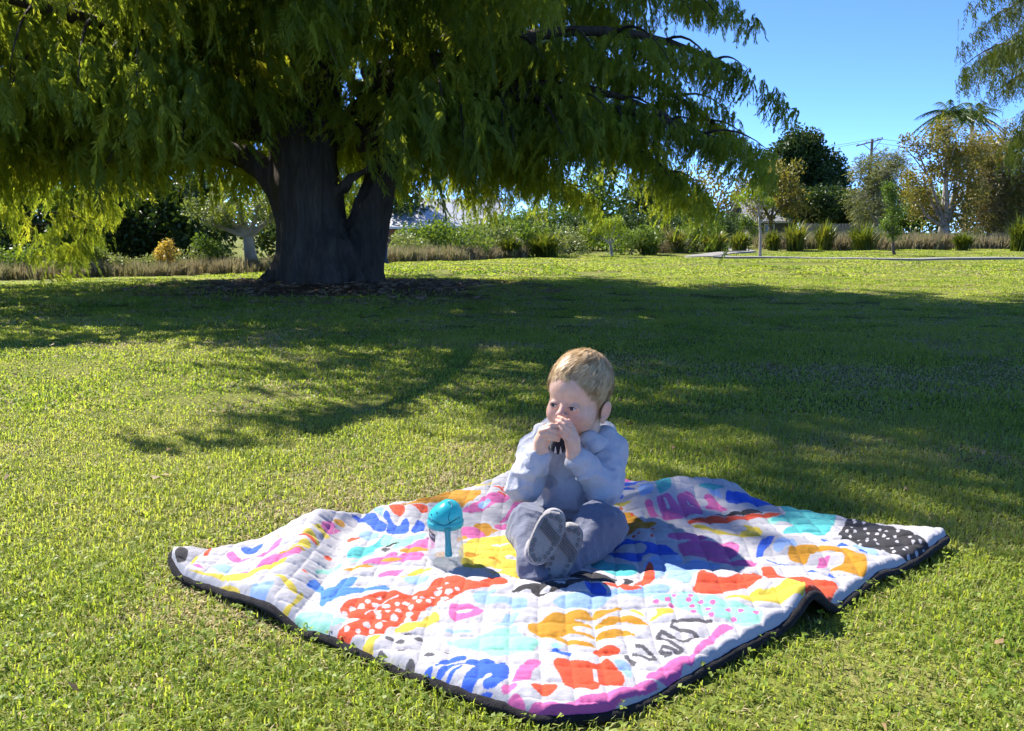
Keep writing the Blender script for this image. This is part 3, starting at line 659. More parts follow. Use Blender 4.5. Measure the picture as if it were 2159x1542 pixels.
def plant(name, label, cat, x, y, blobs, dens, src, trunk_r=.08, bark=None, group=None, sc_=1.0, stems=None, seed=0, shell=.5):
    """tree or shrub: trunk, limbs to each lobe of the crown, leaf clusters through the crown"""
    r = np.random.default_rng(seed + int(abs(x * 31 + y * 17))); z0 = float(ground_z(x, y))
    t = empty(name, (x, y, z0)); tag(t, label, cat, group); bark = bark or BARK_DARK
    blobs = [np.array(b, float) for b in blobs]; zc = min(b[2] - b[5] * .5 for b in blobs); ctr = np.mean([b[:3] for b in blobs], 0)
    fork = np.array([x + (ctr[0] - x) * .3, y, max(z0 + .12, z0 + (zc - z0) * .75)])
    if trunk_r:
        mb = MB(); P = spline([(x, y, z0 - .05), (x + (fork[0] - x) * .4 + r.normal(0, .03), y, z0 + (fork[2] - z0) * .5), fork], 8)
        mb.add(*tube(P, np.linspace(trunk_r * 1.25, trunk_r * .75, 8), 8)); obj('trunk', mb.mesh('trunk', [bark], True), t)
        for b in blobs:
            mb = MB(); m_ = (fork + b[:3]) / 2 + r.normal(0, .12, 3) * min(1, b[3]); P = spline([fork, m_, b[:3]], 7)
            mb.add(*tube(P, np.linspace(trunk_r * .6, trunk_r * .12 + .004, 7), 6))
            for k in range(4):
                e = b[:3] + r.normal(0, .55, 3) * b[3:6]; mb.add(*tube(spline([P[3 + k % 3], (P[5] + e) / 2 + r.normal(0, .05, 3), e], 5), np.linspace(trunk_r * .25, .004, 5), 5))
            obj('limb', mb.mesh('limb', [bark], True), t)
    Ps, Sc = [], []
    for b in blobs:
        vol = b[3] * b[4] + b[4] * b[5] + b[3] * b[5]; n = max(6, int(dens * vol / (sc_ ** 2) * 9))
        d = r.normal(0, 1, (n, 3)); d /= np.linalg.norm(d, axis=1)[:, None]
        rad = shell + (1 - shell) * r.random(n) ** .6; rad *= 1 + .16 * r.normal(0, 1, n)
        p = b[:3] + d * rad[:, None] * b[3:6]; p[:, 2] = np.maximum(p[:, 2], z0 + .08); Ps.append(p); Sc.append(sc_ * r.uniform(.65, 1.3, n))
    Ps = np.concatenate(Ps); Sc = np.concatenate(Sc)
    scatter('crown', Ps, r.uniform(0, 6.283, (len(Ps), 3)) * [.3, .3, 1], Sc, src, t, 3)['kind'] = 'stuff'
    return t
def px_blobs(Y, L, depth=.9):   # lobes: sideways position, height, radius in metres at distance Y
    return [(x, Y + dy, z, rr, rr * depth, rr * q) for x, z, rr, dy, q in L]
# ---- far belt of trees closing the view
belt = [(-52, 50, 4.2), (-44, 46, 4.8), (-37, 52, 5.2), (-30, 44, 4.4), (-24, 50, 5.4), (-18.5, 46, 4.4), (-13, 54, 5.6), (-7.6, 52, 4.6), (5.0, 56, 5.4), (9.4, 52, 4.6), (13.4, 60, 5.2), (19.5, 64, 4.0), (24.5, 62, 4.2), (29.5, 63, 4.4), (34.5, 58, 5.6), (40, 54, 6.4), (47, 60, 6.0), (56, 58, 6.8)]
kinds = [(S_DARK, 'dense dark evergreen tree'), (S_MID, 'mid green bushy tree'), (S_OLIVE, 'olive brown loose tree'), (S_GREY, 'pale grey green tree')]
where = ['at the far left end of the tree belt', 'second from the left end of the tree belt', 'third from the left end of the tree belt', 'fourth from the left end of the tree belt', 'fifth from the left end of the tree belt', 'behind the left foliage of the big cypress', 'behind the left limb of the big cypress', 'behind the trunk of the big cypress', 'right of the grey roofed house', 'behind the right foliage of the big cypress', 'left of the small pale roof', 'behind the paling fence', 'behind the weeping tree', 'behind the limbs of the bronze tree', 'behind the bronze tree at right', 'behind the brown thicket at right', 'second from the right end of the tree belt', 'at the far right end of the tree belt']
for k, (x, y, h) in enumerate(belt):
    assert len(where) == len(belt); r = np.random.default_rng(900 + k); src, nm = kinds[[0, 1, 0, 3, 1, 0, 1, 0, 1, 0, 2, 1, 0, 1, 1, 2, 0, 1][k]]; w = h * r.uniform(.5, .62)
    bl = [(x + r.normal(0, w * .4), y + r.normal(0, .8), h * f, w * q, w * q, h * .26) for f, q in ((.3, .8), (.36, .7), (.55, .75), (.62, .6), (.8, .5))] + [(x - w * .7, y, h * .3, w * .6, w * .6, h * .25), (x + w * .7, y, h * .3, w * .6, w * .6, h * .25)]
    plant('belt_tree', nm + ' ' + where[k], 'tree', x, y, bl, .55, src, .16, BARK_DARK, 'trees of the far belt', 2.1, seed=k)
# ---- right hand side
plant('round_tree', 'tall round dark green tree behind the small pale roof', 'tree', 21.31, 62, px_blobs(62, [(19.33, 5.92, 1.79, -0.15, 0.75), (20.81, 6.58, 1.65, 0.37, 0.75), (22.14, 5.60, 1.45, 0.43, 0.82), (20.64, 4.71, 2.14, 0.96, 0.80), (22.81, 4.51, 0.83, -0.48, 0.97), (18.89, 4.71, 1.38, 0.11, 0.79), (20.11, 7.07, 1.24, -0.45, 0.88), (21.63, 3.78, 1.72, -0.84, 0.81)]), 1.5, S_DARK, .25, BARK_DARK, None, 1.7)
plant('bronze_tree', 'rusty olive tree in front of the round dark tree', 'tree', 14.98, 50, px_blobs(50, [(14.16, 3.60, 1.17, 0.65, 0.76), (15.23, 3.95, 1.06, 0.08, 0.79), (15.70, 2.67, 1.17, -0.64, 0.79), (14.54, 2.35, 1.11, -0.19, 0.80)]), 1.4, S_OLIVE, .15, BARK_DARK, None, 1.4)
for k, (x, z, rr) in enumerate([(18.11, 2.67, 1.5), (19.45, 2.53, 1.6), (20.93, 2.24, 1.4)]):
    plant('dark_shrub', ['dark leafy shrub under the round dark tree', 'dark leafy shrub between the round tree and the power pole', 'dark leafy shrub left of the grey green weeping tree'][k], 'shrub', x, 54, [(x - .5, 54, z, rr, rr, 1.0), (x + .5, 54.3, z - .5, rr, rr, 1.2)], .8, S_DARK, .12, BARK_DARK, 'dark shrubs under the round tree', 1.5, seed=k)
plant('weeping_tree', 'pale grey green weeping tree right of the power pole', 'tree', 18.92, 45, px_blobs(45, [(18.57, 4.11, 0.90, 0.47, 0.80), (19.27, 3.87, 1.00, -0.22, 0.93), (18.40, 2.96, 0.85, 0.37, 0.81), (19.44, 2.72, 1.05, 0.52, 0.86), (18.84, 1.87, 1.00, 0.15, 0.76), (19.53, 4.39, 0.60, 0.22, 0.93)]), 1.5, S_GREY, .13, BARK_GREY, None, 1.3)
plant('autumn_tree', 'bronze leaved bare limbed tree standing over the dry grass', 'tree', 20.69, 41, px_blobs(41, [(18.96, 4.72, 0.68, 0.13, 0.76), (20.06, 4.94, 0.87, -0.28, 0.95), (21.11, 4.29, 1.09, 0.02, 0.92), (19.29, 3.31, 1.00, -0.02, 0.85), (20.27, 3.64, 1.03, 0.01, 0.90), (18.92, 2.22, 0.82, -0.06, 0.97), (20.05, 2.11, 1.09, 0.61, 0.76), (21.45, 2.77, 1.09, 0.31, 0.86), (21.21, 1.67, 0.91, 0.22, 0.77), (20.34, 5.58, 0.68, 0.36, 0.93), (21.72, 4.94, 0.91, 0.52, 1.00)]), 1.0, S_OLIVE, .16, simple('pale_bark', (.36, .29, .22), .9, 6, .3, .6, 30), None, 1.1, shell=.3)
for k, (px, py, rr) in enumerate([(0, 0, 0), (1, 0, 0), (2, 0, 0)]):
    c = [(25.41, 3.01), (26.09, 3.44), (28.54, 3.06)][k]; Yk = 46
    plant('thicket', ['brown twiggy thicket right of the bronze tree', 'tall brown twiggy thicket under the overhanging cypress branches', 'brown twiggy thicket at the right edge'][k], 'shrub', c[0], Yk, [(c[0], Yk, c[1], 1.7, 1.5, 1.5), (c[0] - .6, Yk, c[1] - 1.3, 1.6, 1.5, 1.3), (c[0] + .6, Yk, c[1] - 1.2, 1.7, 1.4, 1.4), (c[0] + .3, Yk, c[1] + 1.6, 1.5, 1.3, 1.3), (c[0] - .5, Yk, c[1] + .8, 1.3, 1.3, 1.2)], 1.2, [S_TWIG, S_OLIVE, S_TWIG][k], .10, BARK_GREY, 'brown thicket at the right', 1.4, seed=k)
# palms
palm_leaf = leafmat('palm_leaf', [(.25, (.035, .07, .015)), (.6, (.07, .12, .025)), (.95, (.13, .17, .04))], .4, (1.3, 1.25, .5), .4, .5, .4)
def palm(x, y, h, label, seed):
    r = np.random.default_rng(seed); t = empty('palm_tree', (x, y, 0)); tag(t, label, 'palm', 'palms above the thicket')
    P = spline([(x, y, 0), (x + .1, y, h * .5), (x, y, h)], 10); obj('trunk', (lambda v, f: new_mesh('palm_trunk', v, f, True, [BARK_GREY]))(*tube(P, np.linspace(.17, .12, 10), 10)), t)
    for i in range(26):
        a = i * 2.39996; up = r.uniform(-.35, 1.3); L = r.uniform(1.7, 2.3); u = np.linspace(0, 1, 12); mb = MB()
        Q = np.stack([x + math.cos(a) * L * u * math.cos(up * .8), y + math.sin(a) * L * u * math.cos(up * .8), h + L * (math.sin(up) * u - .55 * u * u)], 1)
        mb.add(*tube(Q, np.linspace(.022, .006, 12), 5)); d = np.array([math.cos(a), math.sin(a), 0]); s_ = np.array([-d[1], d[0], 0])
        for j in range(1, 12):
            for f in (0, .5):
                for sd in (-1, 1):
                    b = Q[j] + (Q[max(j - 1, 0)] - Q[j]) * f; ll = .5 * math.sin(min(1, .25 + u[j]) * 2.6) + .08
                    e = b + s_ * sd * ll * .75 + d * ll * .45 + np.array([0, 0, -ll * r.uniform(.4, 1.0)]); w = np.array([0, 0, .018]) + d * .02
                    mb.add([b - w, b + w, e], [(0, 1, 2)])
        obj('frond', mb.mesh('frond', [palm_leaf]), t)
palm(27.77, 56, 8.27, 'left palm with feathery fronds above the bronze tree', 1)
palm(30.29, 58, 8.30, 'right palm with feathery fronds above the bronze tree', 2)
# young trees on the lawn
plant('young_tree', 'young tree with flat bright yellow green crown on the lawn', 'tree', 7.49, 26, px_blobs(26, [(7.17, 1.87, 0.25, -0.01, 0.96), (7.55, 1.79, 0.23, 0.03, 0.93), (6.82, 1.76, 0.23, -0.03, 0.78), (7.35, 2.01, 0.17, -0.06, 0.88)]), 1.3, S_BRIGHT, .042, BARK_GREY, None, .55)
plant('young_tree', 'slender young green tree on the lawn left of the bronze tree', 'tree', 13.14, 29.5, px_blobs(29.5, [(12.76, 1.89, 0.23, -0.07, 0.77), (12.92, 1.42, 0.29, -0.11, 0.82), (12.71, 1.10, 0.25, 0.04, 0.81), (13.03, 0.78, 0.23, -0.03, 0.93), (12.67, 2.24, 0.13, -0.07, 0.78)]), 1.3, S_MID, .05, BARK_DARK, None, .6, seed=5)
plant('young_tree', 'small spreading yellow green tree in the shrub bed', 'tree', 3.20, 27.5, px_blobs(27.5, [(2.42, 0.85, 0.24, -0.07, 0.89), (2.95, 0.96, 0.31, -0.04, 0.97), (3.51, 0.78, 0.24, 0.14, 0.91), (3.32, 1.15, 0.18, 0.09, 0.96), (2.65, 0.63, 0.21, -0.08, 0.90)]), 1.2, S_BRIGHT, .045, BARK_GREY, None, .6, seed=8)
# strappy clumps
strap_m = leafmat('strap_leaf', [(.25, (.05, .085, .015)), (.6, (.12, .16, .025)), (.95, (.24, .23, .05))], .4, (1.25, 1.2, .5), .4, 1.2, .4)
def strap_clump(x, y, w, h, label, seed, n=190):
    r = np.random.default_rng(seed); z = float(ground_z(x, y)); u = np.array([0, .35, .7, 1.0]); a = r.uniform(0, 6.283, n); ln = r.uniform(.1, 1, n) ** .7
    hh = h * r.uniform(.7, 1.15, n); bw = .02 * r.uniform(.7, 1.3, n); V = np.zeros((n, 7, 3)); bx, by = r.normal(0, w * .07, (2, n))
    for j, uu in enumerate(u):
        o = ln * w * .5 * uu ** 1.5; zz = hh * (1.1 * uu - .55 * ln * uu ** 3); cx, cy = x + bx + np.cos(a) * o, y + by + np.sin(a) * o
        if j < 3:
            V[:, 2 * j] = np.stack([cx + np.sin(a) * bw, cy - np.cos(a) * bw, z + zz], 1); V[:, 2 * j + 1] = np.stack([cx - np.sin(a) * bw, cy + np.cos(a) * bw, z + zz], 1)
        else: V[:, 6] = np.stack([cx, cy, z + zz], 1)
    b = np.arange(n)[:, None] * 7; F = np.concatenate([b + q for q in ([0, 1, 3], [0, 3, 2], [2, 3, 5], [2, 5, 4], [4, 5, 6])], 1).reshape(-1, 3)
    me = new_mesh('strap_clump', V.reshape(-1, 3), F, False, [strap_m]); rnd_attr(me, np.repeat(r.random(n), 7))
    o = obj('strap_leaf_clump', me); tag(o, label, 'grass clump', 'strappy clumps along the bed')
for k, (x, y, w, h, l) in enumerate([
    (11.04, 36.5, 1.0, .75, 'small strappy grass clump left of the three big clumps'), (11.90, 36.2, 1.7, 1.1, 'big strappy grass clump nearest the small pale roof'),
    (13.31, 36.8, 1.4, 1.1, 'middle strappy grass clump of the three big ones'), (14.48, 35.5, 1.9, 1.05, 'wide strappy grass clump beside the slender young tree'),
    (6.07, 31.5, 1.1, .75, 'strappy grass clump left of the path under the cypress'), (7.65, 32.5, 1.4, .8, 'strappy grass clump at the bend of the path'),
    (9.14, 34.5, 1.3, .75, 'strappy grass clump between path and young tree'), (20.03, 34, 1.3, 1.3, 'strappy grass clump at the right edge in dry grass'),
    (1.05, 27, 1.5, .7, 'arching strappy clump among green shrubs right of the house'), (-0.06, 26, 1.1, .6, 'low strappy clump in front of the grey roofed house'), (4.71, 30, 1.3, .65, 'strappy clump right of the small spreading tree'), (18.80, 36, 1.2, .7, 'low strappy clump under the bronze tree')]):
    strap_clump(x, y, w * 1.25, h * 1.2, l, 60 + k, 260)
# green shrubs along the middle of the bed
for k, (x, y, rr, h, src, l) in enumerate([
    (-0.99, 26, .95, 1.0, S_PALE, 'pale green shrub in front of the grey roofed house'), (-0.22, 27.5, 1.0, 1.1, S_MID, 'rounded green shrub right of the grey roofed house'),
    (0.55, 28, .9, .95, S_MID, 'green shrub left of the arching strappy clump'), (1.89, 28.5, .95, 1.05, S_PALE, 'pale green shrub left of the small spreading tree'),
    (4.14, 29.5, .95, .85, S_MID, 'low green shrub right of the small spreading tree'), (5.55, 31.5, .8, .8, S_TWIG, 'dry brown shrub behind the strappy clumps'), (7.08, 33, 1.0, 1.0, S_MID, 'green shrub near the path bend'), (-1.61, 24.5, .9, .85, S_MID, 'low pale shrub in front of the house wall'), (1.28, 33, 1.2, 1.2, S_DARK, 'dark green shrub behind the arching strappy clump'), (3.28, 35, 1.3, 1.4, S_DARK, 'dark green shrub behind the small spreading tree'), (5.90, 37, 1.4, 1.5, S_DARK, 'dark green shrub behind the dry brown shrub'), (8.80, 40, 1.5, 1.5, S_DARK, 'dark green shrub behind the path bend'), (-0.57, 35, 1.5, 1.5, S_MID, 'tall green shrub beside the house wall'), (-2.88, 30, 1.1, 1.0, S_MID, 'green shrub in front of the red brick house'), (-2.89, 24, .7, .6, S_PALE, 'pale shrub right of the litter bin'), (3.04, 38, 1.6, 1.7, S_MID, 'tall mid green shrub behind the small spreading tree'), (0.64, 38, 1.6, 1.8, S_MID, 'tall mid green shrub right of the grey roof'), (7.86, 42, 1.7, 1.8, S_BRIGHT, 'tall bright green shrub behind the path bend'), (11.13, 44, 1.5, 1.4, S_MID, 'mid green shrub left of the pale roofed shed')]):
    plant('bed_shrub', l, 'shrub', x, y, [(x - rr * .4, y, h * .5, rr * .7, rr * .7, h * .5), (x + rr * .4, y + .1, h * .55, rr * .7, rr * .7, h * .5)], 1.0, src, .03, BARK_DARK, 'shrubs along the lawn edge', .9, seed=k)
# ---- left hand side
plant('grey_trunk_tree', 'olive leaved tree with pale grey forked trunk left of the cypress', 'tree', -5.42, 18, px_blobs(18, [(-6.19, 1.34, 0.36, 0.14, 0.91), (-5.69, 1.51, 0.42, -0.12, 0.93), (-5.22, 1.36, 0.42, -0.02, 0.88), (-6.40, 1.05, 0.26, -0.09, 0.91), (-4.87, 1.17, 0.34, 0.16, 0.90), (-5.71, 1.07, 0.30, -0.05, 0.95)]), 1.0, S_PALE, .13, BARK_GREY, None, .8)
for k, (px, l) in enumerate([(0, 'dark evergreen shrub left of the grey trunk tree'), (1, 'wide dark evergreen shrub behind the orange shrub'), (2, 'dark evergreen shrub behind the small green tree'), (3, 'dark evergreen shrub at the left edge of the lawn'), (4, 'dark evergreen shrub behind the trunk fork of the cypress')]):
    x, y, h, rr = [(-8.15, 22, 2.2, 1.1), (-9.60, 23, 2.0, 1.3), (-10.44, 22.5, 1.8, 1.2), (-11.76, 21, 2.2, 1.3), (-6.28, 26, 2.2, 1.6)][k]
    plant('evergreen_shrub', l, 'shrub', x, y, [(x, y, h * .35, rr, rr, h * .4), (x + .3, y, h * .7, rr * .75, rr * .75, h * .35), (x - .5, y + .3, h * .5, rr * .7, rr * .7, h * .4)], .95, S_DARK, .08, BARK_DARK, 'dark shrubs behind the left border', 1.1, seed=k)
plant('orange_shrub', 'small shrub with orange and yellow leaves in the left border', 'shrub', -6.84, 17, px_blobs(17, [(-6.82, 0.52, 0.13, -0.07, 0.86), (-6.98, 0.34, 0.16, 0.08, 0.81), (-6.72, 0.36, 0.15, -0.06, 0.85), (-6.89, 0.21, 0.14, 0.05, 1.00)]), 1.2, S_ORANGE, .02, BARK_DARK, None, .55)
plant('small_green_tree', 'small light green tree in the left border', 'tree', -8.30, 16, px_blobs(16, [(-8.31, 1.34, 0.16, 0.01, 0.86), (-8.23, 1.08, 0.18, 0.10, 0.91), (-8.47, 0.52, 0.23, -0.06, 0.92), (-8.15, 0.43, 0.23, -0.04, 0.93), (-8.30, 0.69, 0.20, -0.06, 0.79), (-8.01, 0.30, 0.16, 0.05, 0.81)]), 1.1, S_MID, .04, BARK_DARK, None, .7)
plant('low_shrub', 'low pale green shrub right of the small light green tree', 'shrub', -7.52, 16.3, px_blobs(16.3, [(-7.69, 0.16, 0.16, 0.02, 0.94), (-7.42, 0.18, 0.16, 0.00, 0.95), (-7.82, 0.29, 0.13, 0.03, 0.91)]), 1.2, S_PALE, .015, BARK_DARK, None, .6)
plant('low_shrub', 'low pale green shrub left of the orange shrub', 'shrub', -7.15, 16.8, px_blobs(16.8, [(-7.33, 0.12, 0.14, 0.07, 0.84), (-7.06, 0.14, 0.14, 0.06, 0.86)]), 1.2, S_PALE, .015, BARK_DARK, None, .6)
plant('low_shrub', 'low bright green shrub right of the grey trunk tree', 'shrub', -6.04, 17.6, px_blobs(17.6, [(-6.29, 0.49, 0.16, 0.09, 0.88), (-6.01, 0.35, 0.18, -0.02, 0.85)]), 1.2, S_MID, .015, BARK_DARK, None, .6)
for k, (px, l) in enumerate([(0, 'low green shrub at the left end of the lawn edge'), (1, 'low green shrub left of the small light green tree'), (2, 'low green shrub just right of the small light green tree'), (3, 'low green shrub in front of the dark evergreen shrub')]):
    x, y, rr = [(-8.76, 15.2, .42), (-8.52, 15.6, .34), (-8.03, 16.4, .36), (-6.52, 17.6, .36)][k]
    plant('low_shrub', l, 'shrub', x, y, [(x - .15, y, rr * .6, rr * .7, rr * .7, rr * .6), (x + .2, y, rr * .5, rr * .6, rr * .6, rr * .5)], 1.3, [S_MID, S_PALE][k % 2], .015, BARK_DARK, 'low shrubs in the left border', .6, seed=40 + k)
# ---- dry grass in the borders
dry_m = leafmat('dry_grass_blade', [(.25, (.11, .10, .055)), (.42, (.20, .17, .11)), (.62, (.33, .28, .18)), (.78, (.17, .19, .07)), (.95, (.38, .35, .22))], .4, (1.1, 1.05, .85), .6, .8, .2)
def tussock(seed, n=70, h=.36, w=.4):
    r = np.random.default_rng(seed); a = r.uniform(0, 6.283, n); ln = r.random(n); hh = h * r.uniform(.6, 1.2, n); V = np.zeros((n, 5, 3)); bx, by = r.normal(0, .06, (2, n)); bw = .006 * r.uniform(.7, 1.4, n)
    for j, uu in enumerate((0, .55, 1)):
        o = ln * w * .5 * uu ** 1.6; zz = hh * (uu - .35 * ln * uu * uu); cx, cy = bx + np.cos(a) * o, by + np.sin(a) * o
        if j < 2: V[:, 2 * j] = np.stack([cx + np.sin(a) * bw, cy - np.cos(a) * bw, zz], 1); V[:, 2 * j + 1] = np.stack([cx - np.sin(a) * bw, cy + np.cos(a) * bw, zz], 1)
        else: V[:, 4] = np.stack([cx, cy, zz], 1)
    b = np.arange(n)[:, None] * 5; F = np.concatenate([b + [0, 1, 3], b + [0, 3, 2], b + [2, 3, 4]], 1).reshape(-1, 3)
    me = new_mesh('tussock_%d' % seed, V.reshape(-1, 3), F, False, [dry_m]); rnd_attr(me, np.repeat(r.random(n), 5)); return me
tus_src = source('tussocks', [tussock(i) for i in range(4)])
def dry_bed(label, n, seed, line, d0, d1, s0, s1):
    r = np.random.default_rng(seed); line = np.array(line, float); t = r.random(n) * (len(line) - 1)
    x = np.interp(t, range(len(line)), line[:, 0]); y = np.interp(t, range(len(line)), line[:, 1]) + r.uniform(d0, d1, n)
    x = x * (y / np.interp(t, range(len(line)), line[:, 1])) ** .5
    o = scatter('dry_grass', np.c_[x, y, ground_z(x, y)], np.c_[r.normal(0, .1, (n, 2)), r.uniform(0, 6.28, n)], r.uniform(s0, s1, n), tus_src, None, 4); tag(o, label, 'dry grass', None, 'stuff')
dry_bed('pinkish brown dry grass along the left lawn edge', 360, 1, [(-12.5, 13.0), (-8.6, 14.1), (-6.4, 15.4), (-4.6, 16.8), (-3.0, 18.6)], .1, 1.7, .45, 1.0)
dry_bed('greyish dry grass between the cypress and the house', 260, 2, [(-3.6, 21.3), (-2.4, 21.6), (-1.2, 23.3), (.4, 25.8)], .2, 2.4, .6, 1.3)
dry_bed('tawny dry grass bed at the right under the bronze tree', 620, 3, [(13.6, 37.6), (17, 37.4), (20, 37.2), (24, 36.6)], .0, 4.2, .9, 2.4)
dry_bed('tawny dry grass behind the strappy clumps', 220, 4, [(11.2, 38), (13.5, 38), (15.5, 38)], .5, 3, 1.3, 2.2)
dry_bed('straw coloured grass beside the path bend', 120, 5, [(4.8, 31), (6.5, 33), (8.4, 35.5)], .3, 2, 1.0, 1.7)
# ---- houses
def quad_obj(nm, V, m, parent, th=None):
    return obj(nm, new_mesh(nm, V, [tuple(range(len(V)))], False, [m]), parent)
roof_m = simple('grey_metal_roof', (.48, .49, .51), .45, 2, .12, .15, 20, .3); wall_m = simple('dark_weatherboard', (.13, .125, .13), .8, 6, .2); brick_m = simple('red_brick_wall', (.30, .13, .09), .9, 14, .3); glass_m = simple('window_glass', (.05, .06, .07), .1, 3, .1); trim_m = simple('white_trim', (.7, .7, .68), .5, 4, .05)
def house(name, label, x, y, w, d, eave, ridge, wm, rz=0.0, wins=(), porch=None):
    t = empty(name, (x, y, 0), rz); tag(t, label, 'house')
    def ad(nm, mb, m, par=t): return obj(nm, mb.mesh(nm, m), par, (0, 0, 0))
    for nm, c, s in (('wall', (0, -d / 2 + .06, eave / 2), (w, .12, eave)), ('wall', (0, d / 2 - .06, eave / 2), (w, .12, eave)), ('wall', (-w / 2 + .06, 0, eave / 2), (.12, d - .25, eave)), ('wall', (w / 2 - .06, 0, eave / 2), (.12, d - .25, eave))):
        mb = MB(); mb.add(*box(c, s)); ad(nm, mb, [wm])
    for sx in (-1, 1):
        mb = MB(); mb.add([(sx * (w / 2 - .03), -d / 2, eave), (sx * (w / 2 - .03), d / 2, eave), (sx * (w / 2 - .03), 0, ridge - .1), (sx * (w / 2 - .15), -d / 2, eave), (sx * (w / 2 - .15), d / 2, eave), (sx * (w / 2 - .15), 0, ridge - .1)], [(0, 1, 2), (3, 5, 4), (0, 2, 5, 3), (1, 4, 5, 2)]); ad('gable', mb, [wm])
    for sy in (-1, 1):
        mb = MB(); o = .45; e = (ridge - eave) * o / (d / 2); n = int(w / .6)
        for i in range(n):       # standing seam sheets
            x0, x1 = -w / 2 - .3 + i * (w + .6) / n, -w / 2 - .3 + (i + 1) * (w + .6) / n - .03
            a, b = (sy * (d / 2 + o), eave - e), (0, ridge)
            mb.add([(x0, a[0], a[1]), (x1, a[0], a[1]), (x1, b[0], b[1]), (x0, b[0], b[1]), (x0, a[0], a[1] + .06), (x1, a[0], a[1] + .06), (x1, b[0], b[1] + .06), (x0, b[0], b[1] + .06)], [(0, 1, 2, 3), (4, 7, 6, 5), (0, 4, 5, 1), (1, 5, 6, 2), (2, 6, 7, 3), (3, 7, 4, 0)])
            mb.add(*box(((x1 + .015), sy * (d / 4 + o / 2), (a[1] + b[1]) / 2 + .05), (.03, .03, .03)))
        ad('roof', mb, [roof_m])
    mb = MB(); mb.add(*box((0, -d / 2 - .48, eave - (ridge - eave) * .45 / (d / 2) - .02), (w + .6, .1, .1))); ad('gutter', mb, [trim_m])
    for wx, wz, ww, wh in wins:
        mb = MB(); mb.add(*box((wx, -d / 2 - .02, wz), (ww, .06, wh))); f_ = ad('window', mb, [trim_m]); mb = MB(); mb.add(*box((wx, -d / 2 - .04, wz), (ww - .14, .06, wh - .14))); obj('pane', mb.mesh('pane', [glass_m]), f_, (0, 0, 0))
    return t
house('house', 'house with grey metal roof seen under the cypress foliage', -3.27, 53, 4.6, 5.0, 1.35, 2.75, wall_m, .12, ((-1.2, .8, .9, .8), (1.1, .8, .9, .8)))
house('brick_house', 'low red brick house beside the grey roofed house', -6.17, 51, 3.0, 4.0, 1.2, 1.9, brick_m, -.1, ((.3, .7, .8, .6),))
house('shed', 'shed with small pale metal roof under the rusty olive tree', 16.32, 57, 2.6, 3.2, 1.75, 2.9, wall_m, .1, ((0, 1.0, .7, .6),))
# ---- fence behind the strappy clumps: rails and each paling
fence = empty('paling_fence', (17.18, 47, 0)); tag(fence, 'weathered grey paling fence behind the strappy grass clumps', 'fence')
fm = simple('grey_timber', (.20, .185, .17), .9, 6, .3, .4, 40); fx = 15.76
mbp = MB(); mbp.add(*box((0, 0, .62), (.17, .025, 1.24))); pal_me = mbp.mesh('paling', [fm])
for i in range(26):
    o = obj('paling', pal_me, fence, (fx - fence.location.x + i * .19, 0, .003 * (i * 7 % 5)))
for z in (.35, 1.0):
    mb = MB(); mb.add(*box((fx - fence.location.x + 2.4, .05, z), (5.0, .04, .08))); obj('rail', mb.mesh('rail', [fm]), fence, (0, 0, 0))
# ---- power pole with wires
pole = empty('power_pole', (32.81, 80, 0)); tag(pole, 'timber power pole with crossarm and wires behind the weeping tree', 'power pole')
pm = simple('pole_timber', (.13, .10, .085), .9, 8, .25); hp = 9.02
mb = MB(); mb.add(*tube([(0, 0, 0), (0, 0, hp + .15)], [.16, .12], 10)); obj('post', mb.mesh('post', [pm]), pole, (0, 0, 0))
c_ = math.cos(.5); arm = [(-.85, .5, hp - .35), (.85, -.5, hp - .02)]
mb = MB(); mb.add(*tube([(-1.25, .5, hp - .42), (0, -.16, hp - .1), (.75, -.5, hp + .12)], .065, 6)); obj('crossarm', mb.mesh('crossarm', [pm]), pole, (0, 0, 0))
mb = MB(); mb.add(*tube([(0, -.1, hp - .95), (.62, -.4, hp - .02)], .03, 5)); mb.add(*tube([(0, -.1, hp - .95), (-.7, .2, hp - .3)], .03, 5)); obj('brace', mb.mesh('brace', [pm]), pole, (0, 0, 0))
ins_m = simple('insulator', (.25, .2, .17), .4, 3, .1)
for q in ((-1.1, .42, hp - .36), (-.5, .12, hp - .2), (.35, -.32, hp + .02), (.7, -.48, hp + .13)):
    mb = MB(); mb.add(*lathe([(0, 0), (.05, 0), (.06, .06), (.035, .08), (.05, .14), (0, .16)], 10, q)); obj('insulator', mb.mesh('insulator', [ins_m], True), pole, (0, 0, 0))
wire_m = simple('wire', (.12, .12, .13), .6, 3, .1)
for k, (a, b, sag) in enumerate([((-1.1, .42, hp - .2), (-26, 6, hp - 1.2), .9), ((.7, -.48, hp + .25), (-24, 4, hp - .4), 1.0), ((-.5, .12, hp - .05), (34, 8, hp + .8), 1.2), ((.35, -.3, hp + .15), (36, 6, hp + 1.2), 1.2)]):
    a, b = np.array(a), np.array(b); u = np.linspace(0, 1, 20)[:, None]; P = a + (b - a) * u; P[:, 2] -= sag * 4 * u[:, 0] * (1 - u[:, 0])
    mb = MB(); mb.add(*tube(P, .016, 4)); obj('wire', mb.mesh('wire', [wire_m]), pole, (0, 0, 0))
